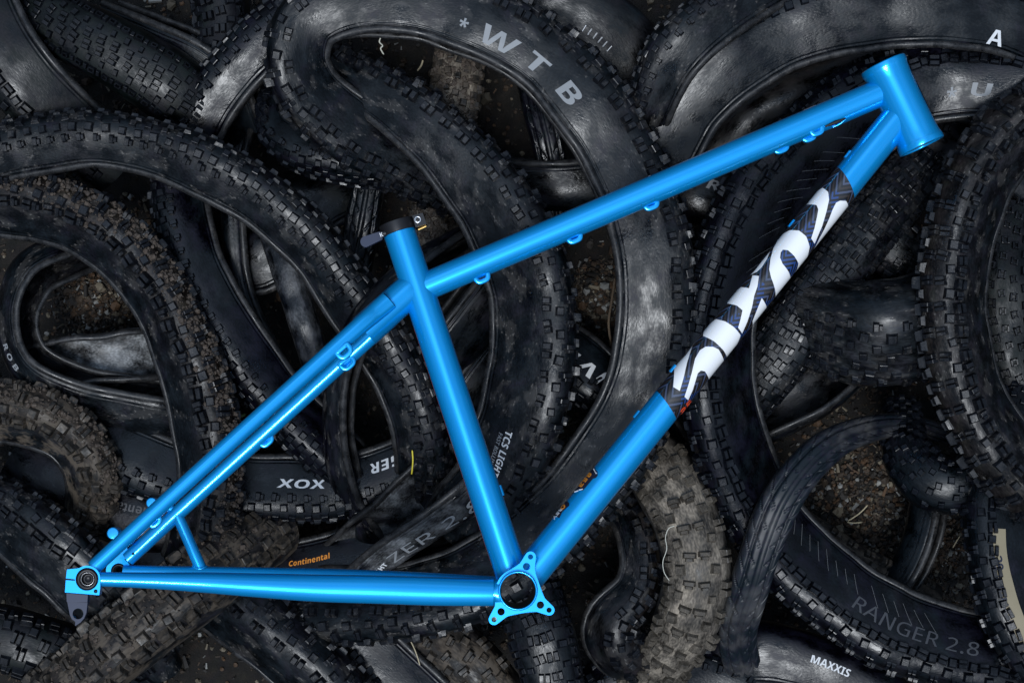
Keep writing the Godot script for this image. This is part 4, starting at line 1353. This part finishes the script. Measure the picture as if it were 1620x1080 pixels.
# the dark tubing sticker on the left flank of the down tube
func badge_on(c: Array, parent: Node) -> void:
	var fr := tube_frame(c)
	var patch := func(called: String, pts: Array, deg0: float, mat: Material, lift: float) -> void:
		var v := PackedVector3Array()
		var n := pts.size()
		for e in pts:
			var q := on_tube(c, fr, e[0], e[1])
			for j in 6:
				v.append(tube_skin(c, fr, q.x, lerpf(deg0, rad_to_deg(asin(q.y)), j / 5.0), lift))
		put(called, sheet(v, n, 6), mat, parent)
	patch.call("tubing_sticker", [[902, 783], [911, 777], [921, 775.5], [925, 771], [931, 764], [937, 757], [941, 756], [944, 752], [944, 746], [941.5, 740.5]], -105.0, M.navy_print, 0.00025)
	patch.call("tubing_sticker", [[878, 817], [884, 819], [889, 809], [900, 799], [899.5, 795], [896, 793]], -105.0, M.navy_print, 0.00025)
	wrapped_text(c, fr, "853", 924.0, 758.0, -71.0, 0.0085, M.orange_print, parent, true)
	wrapped_text(c, fr, "0", 893.0, 804.0, -72.0, 0.0085, M.orange_print, parent, true)
	wrapped_text(c, fr, "REY", 883.0, 813.0, -72.0, 0.006, M.white_print, parent, true)
	var edge := func(pts: Array) -> void:
		var path: Array = []
		for e in pts:
			var q := on_tube(c, fr, e[0], e[1])
			path.append([tube_skin(c, fr, q.x, rad_to_deg(asin(q.y)), 0.0003) + bike_at, 0.0006, 1.0])
		put("sticker_edge", tube_mesh(path, 8), M.white_print, parent)
	edge.call([[909, 778], [914, 776]])
	edge.call([[915.5, 774.8], [921, 773.6]])
	edge.call([[939, 742], [942, 749]])



# ---------------------------------------------------------------- soil, prints, litter
const MOUNDS := [[1375, 790, 95], [440, 838, 75], [150, 470, 70], [880, 735, 60], [1190, 205, 70], [1510, 900, 60], [1340, 560, 50], [230, 680, 50], [950, 470, 40], [1590, 330, 40]]


func soil_height(x: float, z: float) -> float:
	var up := 0.0
	for e in MOUNDS:
		var q := at(e[0], e[1], 0.0)
		up = maxf(up, exp(-(pow(x - q.x, 2.0) + pow(z - q.z, 2.0)) / pow(e[2] * K * H, 2.0)))
	return -0.055 + 0.05 * up + 0.012 * wear.get_noise_2d(x * 7.0, z * 7.0) + 0.006 * fine.get_noise_2d(x * 38.0, z * 38.0)


func make_ground() -> void:
	var v := PackedVector3Array()
	var col := PackedColorArray()
	var nx := 220
	# fine cells under the heap, widening towards the horizon
	var coord := func(k: int) -> float:
		var f := (k - nx / 2.0) / (nx / 2.0)
		return signf(f) * (absf(f) * 0.85 + pow(absf(f), 9.0) * 14.0)
	for i in nx + 1:
		for j in nx + 1:
			var x: float = coord.call(i)
			var z: float = coord.call(j)
			v.append(Vector3(x, soil_height(x, z), z))
			var g := fine.get_noise_2d(x * 80.0, z * 80.0) * 0.5 + 0.5
			var h := wear.get_noise_2d(x * 20.0 + 40.0, z * 20.0) * 0.5 + 0.5
			var c := Color(0.010, 0.008, 0.006).lerp(Color(0.032, 0.024, 0.017), g * h * 1.2)
			col.append(c)
	var g_ := put("ground", sheet(v, nx + 1, nx + 1, false, false, PackedVector2Array(), col), M.soil, self)
	tag(g_, "dark brown soil and bark mulch beneath the heap of tyres", "ground", "", "structure")
	# a ragged crumb, shared by mulch and mud
	var r := RandomNumberGenerator.new()
	r.seed = 5
	var st := SurfaceTool.new()
	st.begin(Mesh.PRIMITIVE_TRIANGLES)
	var ico := SphereMesh.new()
	ico.radial_segments = 6
	ico.rings = 3
	ico.radius = 1.0
	ico.height = 2.0
	var arr := ico.get_mesh_arrays()
	var pts: PackedVector3Array = arr[Mesh.ARRAY_VERTEX]
	var moved := {}
	for k in pts.size():
		var key := pts[k].snapped(Vector3.ONE * 0.01)
		if not moved.has(key):
			moved[key] = r.randf_range(0.6, 1.15)
		pts[k] *= moved[key]
	M.lump = mesh_of(pts, PackedVector3Array(), arr[Mesh.ARRAY_INDEX])
	var bx := BoxMesh.new()
	bx.size = Vector3(1, 0.22, 0.3)
	var barr := bx.get_mesh_arrays()
	var bp: PackedVector3Array = barr[Mesh.ARRAY_VERTEX]
	for k in bp.size():
		bp[k].z *= 0.6 if bp[k].x > 0 else 1.1
		bp[k].y += 0.1 * bp[k].x * bp[k].x
	var chip := mesh_of(bp, PackedVector3Array(), barr[Mesh.ARRAY_INDEX])
	for kind in 2:
		var mm := MultiMesh.new()
		mm.transform_format = MultiMesh.TRANSFORM_3D
		mm.use_colors = true
		mm.mesh = chip if kind == 0 else M.lump
		mm.instance_count = 16000 if kind == 0 else 16000
		for i in mm.instance_count:
			var x := r.randf_range(-0.72, 0.72)
			var z := r.randf_range(-0.5, 0.5)
			if r.randf() < 0.55:
				var e: Array = MOUNDS[r.randi() % MOUNDS.size()]
				var q := at(e[0], e[1], 0.0)
				x = q.x + r.randfn(0.0, 0.6) * e[2] * K * H
				z = q.z + r.randfn(0.0, 0.6) * e[2] * K * H
			var k := r.randf_range(0.002, 0.008) if kind == 0 else r.randf_range(0.0012, 0.0042)
			if r.randf() < 0.04:
				k *= 2.0
			var bs := Basis.from_euler(Vector3(r.randfn(0, 0.45), r.randf() * TAU, r.randfn(0, 0.45))).scaled(Vector3.ONE * k)
			mm.set_instance_transform(i, Transform3D(bs, Vector3(x, soil_height(x, z) + k * r.randf_range(0.05, 0.5), z)))
			var c := Color(0.07, 0.045, 0.026)
			var pick := r.randf()
			if pick < 0.2:
				c = Color(0.11, 0.058, 0.026)
			elif pick < 0.42:
				c = Color(0.025, 0.02, 0.016)
			elif pick < 0.54:
				c = Color(0.24, 0.20, 0.14)
			elif pick < 0.60:
				c = Color(0.38, 0.38, 0.36)
			c *= r.randf_range(0.25, 0.7)
			c.a = 1.0
			mm.set_instance_color(i, c)
		var o := MultiMeshInstance3D.new()
		o.name = "bark_mulch" if kind == 0 else "soil_crumbs"
		o.multimesh = mm
		o.material_override = M.chip
		add_child(o, true)
		tag(o, "brown and straw coloured bark chips scattered over the soil" if kind == 0 else "dark and pale crumbs of earth strewn between the tyres", "mulch" if kind == 0 else "soil", "", "stuff")


func tyre_called(part: String) -> Tyre:
	for ty in tyres:
		if (ty.spec.label as String).contains(part):
			return ty
	return tyres[0]


func up_arc(ty: Tyre, px: float, py: float, shift: float) -> float:
	# the arc (mm) on whose skin the photograph point lies, seen from above
	var best := 0.0
	var low := 1e9
	var s := ty.nearest(at(px, py, 0.15))
	for k in range(-100, 101):
		var th := ty.far * k / 100.0
		for ds in [-6.0, 0.0, 6.0]:
			var q := ty.skin(clampf(s + ds, 1, ty.n - 2), th, 0.0)
			if ty.out(clampf(s + ds, 1, ty.n - 2), th).y < 0.1:
				continue
			var g := H - q.y
			var d := Vector2(q.x / (K * g) + 810.0 - px, q.z / (K * g) + 540.0 - py).length()
			if d < low:
				low = d
				best = ty.arc_of(th) * 1000.0
	return best + shift


func word(part: String, txt: String, px: float, py: float, height: float, mat: Material, flip := false, bold := true, slant := 0.0, stretch := 1.0) -> void:
	var ty := tyre_called(part)
	tyre_text(ty, txt, px, py, up_arc(ty, px, py, 0.0), height, mat, flip, bold, slant, stretch)


func add_prints() -> void:
	word("silver letters", "W", 800, 68, 20.0, M.grey_print, false, true, 0.15, 1.7)
	word("silver letters", "T", 856, 105, 20.0, M.grey_print, false, true, 0.15, 1.7)
	word("silver letters", "B", 906, 153, 20.0, M.grey_print, false, true, 0.15, 1.7)
	word("silver letters", "*", 742, 38, 10.0, M.grey_print)
	word("behind the down tube lettering", "U", 1558, 142, 15.0, M.grey_print, true, true, 0.15, 2.0)
	word("behind the down tube lettering", "*", 1510, 146, 11.0, M.grey_print, true)
	word("behind the down tube lettering", "RANGER 2.8", 1445, 1000, 16.0, M.dim_print, false, false, 0.1, 1.25)
	word("open-mouthed", "ZER 2.8", 690, 836, 17.0, M.grey_print, false, false, 0.1, 1.5)
	word("open-mouthed", "TCS LIGHT", 596, 893, 7.0, M.white_print, false, true)
	word("curving down behind", "TCS LIGHT", 806, 700, 8.0, M.white_print)
	word("curving down behind", "FAST ROLLING", 797, 696, 4.5, M.grey_print)
	word("tilted white letters", "GER", 604, 736, 12.0, M.white_print, true, true, 0.25, 1.2)
	word("tilted white letters", "XOX", 470, 765, 10.0, M.white_print, false, true, 0.3, 1.9)
	word("upside-down lettering", "Continental", 210, 806, 11.0, M.dim_print, true)
	word("orange script", "Continental", 474, 889, 6.5, M.orange_print, false, true, 0.2)
	word("big white letters", "JVT", 940, 588, 22.0, M.white_print, true, true, 0.2, 1.2)
	word("half hidden below the top tube", "PRO", 1140, 297, 12.0, M.grey_print, false, true, 0.2, 1.4)
	word("frayed lower bead", "A", 1556, 52, 17.0, M.white_print, false, true, 0.0, 1.2)
	word("right edge", "O", 1612, 182, 16.0, M.white_print, true)
	word("small white maker's name", "MAXXIS", 1328, 1058, 9.0, M.white_print)
	word("thin folded tyre forming", "R O B", 12, 560, 8.0, M.grey_print, false)
	var lab := tyre_called("tan label strip")
	tyre_patch(lab, "label_strip", 1592, 920, up_arc(lab, 1592, 920, 0.0), 118.0, 15.0, M.tan_print)
	tyre_text(lab, "BONTRAGER", 1592, 940, up_arc(lab, 1586, 935, 0.0), 6.0, M.navy_print, false, true)
	tyre_text(lab, "29", 1592, 880, up_arc(lab, 1580, 885, 0.0), 10.0, M.navy_print, false, true)
	var bar := tyre_called("barcode sticker")
	for k in 13:
		tyre_patch(bar, "barcode_bar", 922 + k * 3.4, 50 + k * 1.1, up_arc(bar, 942, 56, 0.0), 1.4 if k % 3 else 0.8, 8.0, M.white_print)


func add_dashes() -> void:
	var ty := tyre_called("behind the down tube lettering")
	var arc := signf(up_arc(ty, 1215, 340, 0.0)) * (40.0 + ty.arc_end * 1000.0) / 2.0
	tyre_dashes(ty, arc, [1330, 200], [1190, 470], 15.0, 22.0, -1.2, M.dash_print)
	tyre_dashes(ty, arc, [1200, 800], [1460, 1020], 14.0, 18.0, -0.9, M.dash_print)


func strand(called: String, label: String, category: String, pts: Array, radius: float, mat: Material) -> void:
	var o := Node3D.new()
	var c: Array = []
	for e in pts:
		c.append(at(e[0], e[1], e[2] / 100.0))
	var dense: Array = []
	for k in c.size() - 1:
		for q in 6:
			dense.append((c[k] as Vector3).cubic_interpolate(c[k + 1], c[maxi(k - 1, 0)], c[mini(k + 2, c.size() - 1)], q / 6.0))
	dense.append(c[-1])
	var v := PackedVector3Array()
	var n := dense.size()
	for i in n:
		var t: Vector3 = (dense[mini(i + 1, n - 1)] - dense[maxi(i - 1, 0)]).normalized()
		var s := t.cross(Vector3(0.1, 1, 0.13)).normalized()
		var u := s.cross(t)
		var r := radius * (1.0 if i > 0 and i < n - 1 else 0.4)
		for j in 7:
			v.append(dense[i] + (s * cos(TAU * j / 7.0) + u * sin(TAU * j / 7.0)) * r - c[0])
	var m := put(called, sheet(v, n, 7, false, true), mat, self, Transform3D(Basis(), c[0]))
	tag(m, label, category)


func add_litter() -> void:
	strand("straw_curl", "pale curly fibre hanging from the silver-lettered tyre's inner edge", "fibre", [[597, 42, 16], [598, 52, 15.5], [602, 58, 15], [600, 66, 15], [605, 72, 14.5], [602, 77, 14.5], [607, 86, 14]], 0.0008, M.pale)
	strand("white_thread", "thin white thread lying on the tan mud-covered tyre", "thread", [[1067, 832, 19.6], [1058, 836, 19.6], [1053, 850, 19.6], [1055, 868, 19.7], [1049, 888, 19.6], [1051, 905, 19.6], [1059, 918, 19.7]], 0.00042, M.pale)
	strand("twig", "slender bare twig standing in the gap left of the big arch", "twig", [[973, 440, 4], [967, 480, 6], [963, 510, 7], [966, 540, 6], [968, 556, 5]], 0.0014, M.twig)
	strand("twig", "short pale twig lying on the mulch right of the road tyre", "twig", [[1342, 824, 0.9], [1360, 812, 1.1], [1373, 799, 1.3]], 0.0008, M.straw)
	strand("twig", "pale splinter beside the short twig on the mulch", "twig", [[1341, 826, 0.8], [1352, 827, 1.0], [1364, 826, 0.9]], 0.0007, M.straw)
	strand("twig", "tiny straw on the mulch near the bottom right thin sidewall", "twig", [[1508, 866, 0.8], [1514, 856, 1.1], [1519, 848, 1.0]], 0.0007, M.straw)
	strand("straw", "pale splinter in the dark gap below the silver-lettered arch", "straw", [[660, 112, 7], [666, 104, 7.4], [669, 95, 7.6]], 0.0011, M.straw)
	strand("wire", "loose thin bead wire in the gap below the crank shell", "wire", [[642, 1000, 9.4], [655, 1025, 10], [664, 1052, 9.6], [668, 1080, 8]], 0.0007, M.straw)
	strand("yellow_strip", "narrow yellow paint strip on the tyre beside the seat tube", "strip", [[652, 712, 15.0], [653, 728, 14.8], [652, 742, 14.6], [651, 750, 14.4]], 0.0009, M.yellow_print)
	strand("yellow_stripe", "yellow stripe glinting on the tyre below the down tube lettering", "strip", [[1184, 582, 12.6], [1192, 575, 12.8], [1200, 570, 12.9], [1212, 562, 13.1]], 0.0016, M.yellow_print)
	strand("leaf_sprig", "small green sprig beside the muddy tyre and the seat stays", "sprig", [[371, 664, 9], [379, 659, 9.6], [388, 655, 9.4]], 0.002, M.moss)



# ---------------------------------------------------------------- the scene
func _ready() -> void:
	var cam := Camera3D.new()
	cam.name = "camera"
	cam.position = Vector3(0, H, 0)
	cam.rotation_degrees = Vector3(-90, 0, 0)
	cam.fov = rad_to_deg(2.0 * atan(540.0 * K))
	cam.near = 0.05
	cam.far = 60.0
	add_child(cam)
	cam.current = true

	var env := Environment.new()
	env.background_mode = Environment.BG_SKY
	env.tonemap_mode = Environment.TONE_MAPPER_LINEAR
	env.tonemap_exposure = 1.58
	env.sdfgi_enabled = true
	env.ssao_enabled = true
	env.ssil_enabled = true
	var sky := Sky.new()
	var pan := PanoramaSkyMaterial.new()
	pan.panorama = overcast()
	pan.energy_multiplier = 1.0
	sky.sky_material = pan
	env.sky = sky
	var we := WorldEnvironment.new()
	we.name = "daylight"
	we.environment = env
	add_child(we)

	var sun := DirectionalLight3D.new()
	sun.name = "veiled_sun"
	sun.light_energy = 0.5
	sun.light_angular_distance = 20.0
	sun.light_color = Color(0.97, 0.985, 1.0)
	sun.shadow_enabled = true
	sun.look_at_from_position(Vector3(-0.07, 1.0, 0.28), Vector3.ZERO, Vector3(0, 0, -1))
	add_child(sun)

	rng.seed = 11
	dents.seed = 21
	dents.frequency = 1.0
	dents.fractal_octaves = 2
	wear.seed = 22
	wear.frequency = 1.0
	wear.fractal_octaves = 2
	fine.seed = 23
	fine.frequency = 1.0
	fine.fractal_octaves = 3
	make_materials()
	make_knobs()
	make_ground()
	for spec in tyre_list():
		build_casing(new_tyre(spec))
	build_bike()
	for ty in tyres:
		add_knobs(ty)
		add_mud(ty)
	add_prints()
	add_dashes()
	add_litter()


# a grey sky of soft broken cloud, brightest overhead towards the veiled sun
func overcast() -> ImageTexture:
	var f := FastNoiseLite.new()
	f.seed = 8
	f.frequency = 1.3
	f.fractal_octaves = 4
	var glow := Vector3(-0.07, 1.0, 0.28).normalized()
	var im := Image.create(512, 256, false, Image.FORMAT_RGBAF)
	for y in 256:
		var el := PI * (0.5 - (y + 0.5) / 256.0)
		for x in 512:
			var az := TAU * (x + 0.5) / 512.0
			var d := Vector3(sin(az) * cos(el), sin(el), cos(az) * cos(el))
			var l := 0.1
			if el > 0.0:
				l = 0.46 * lerpf(0.07, 1.0, pow(sin(el), 1.5))
				var c := f.get_noise_3d(d.x / (0.35 + d.y), d.y, d.z / (0.35 + d.y))
				l *= 1.0 + 0.45 * clampf(c * 3.0, -1.0, 1.0)
				l *= 1.0 + 1.1 * pow(maxf(d.dot(glow), 0.0), 16.0)
			im.set_pixel(x, y, Color(l * 0.66, l * 0.87, l * 1.2))
	return ImageTexture.create_from_image(im)
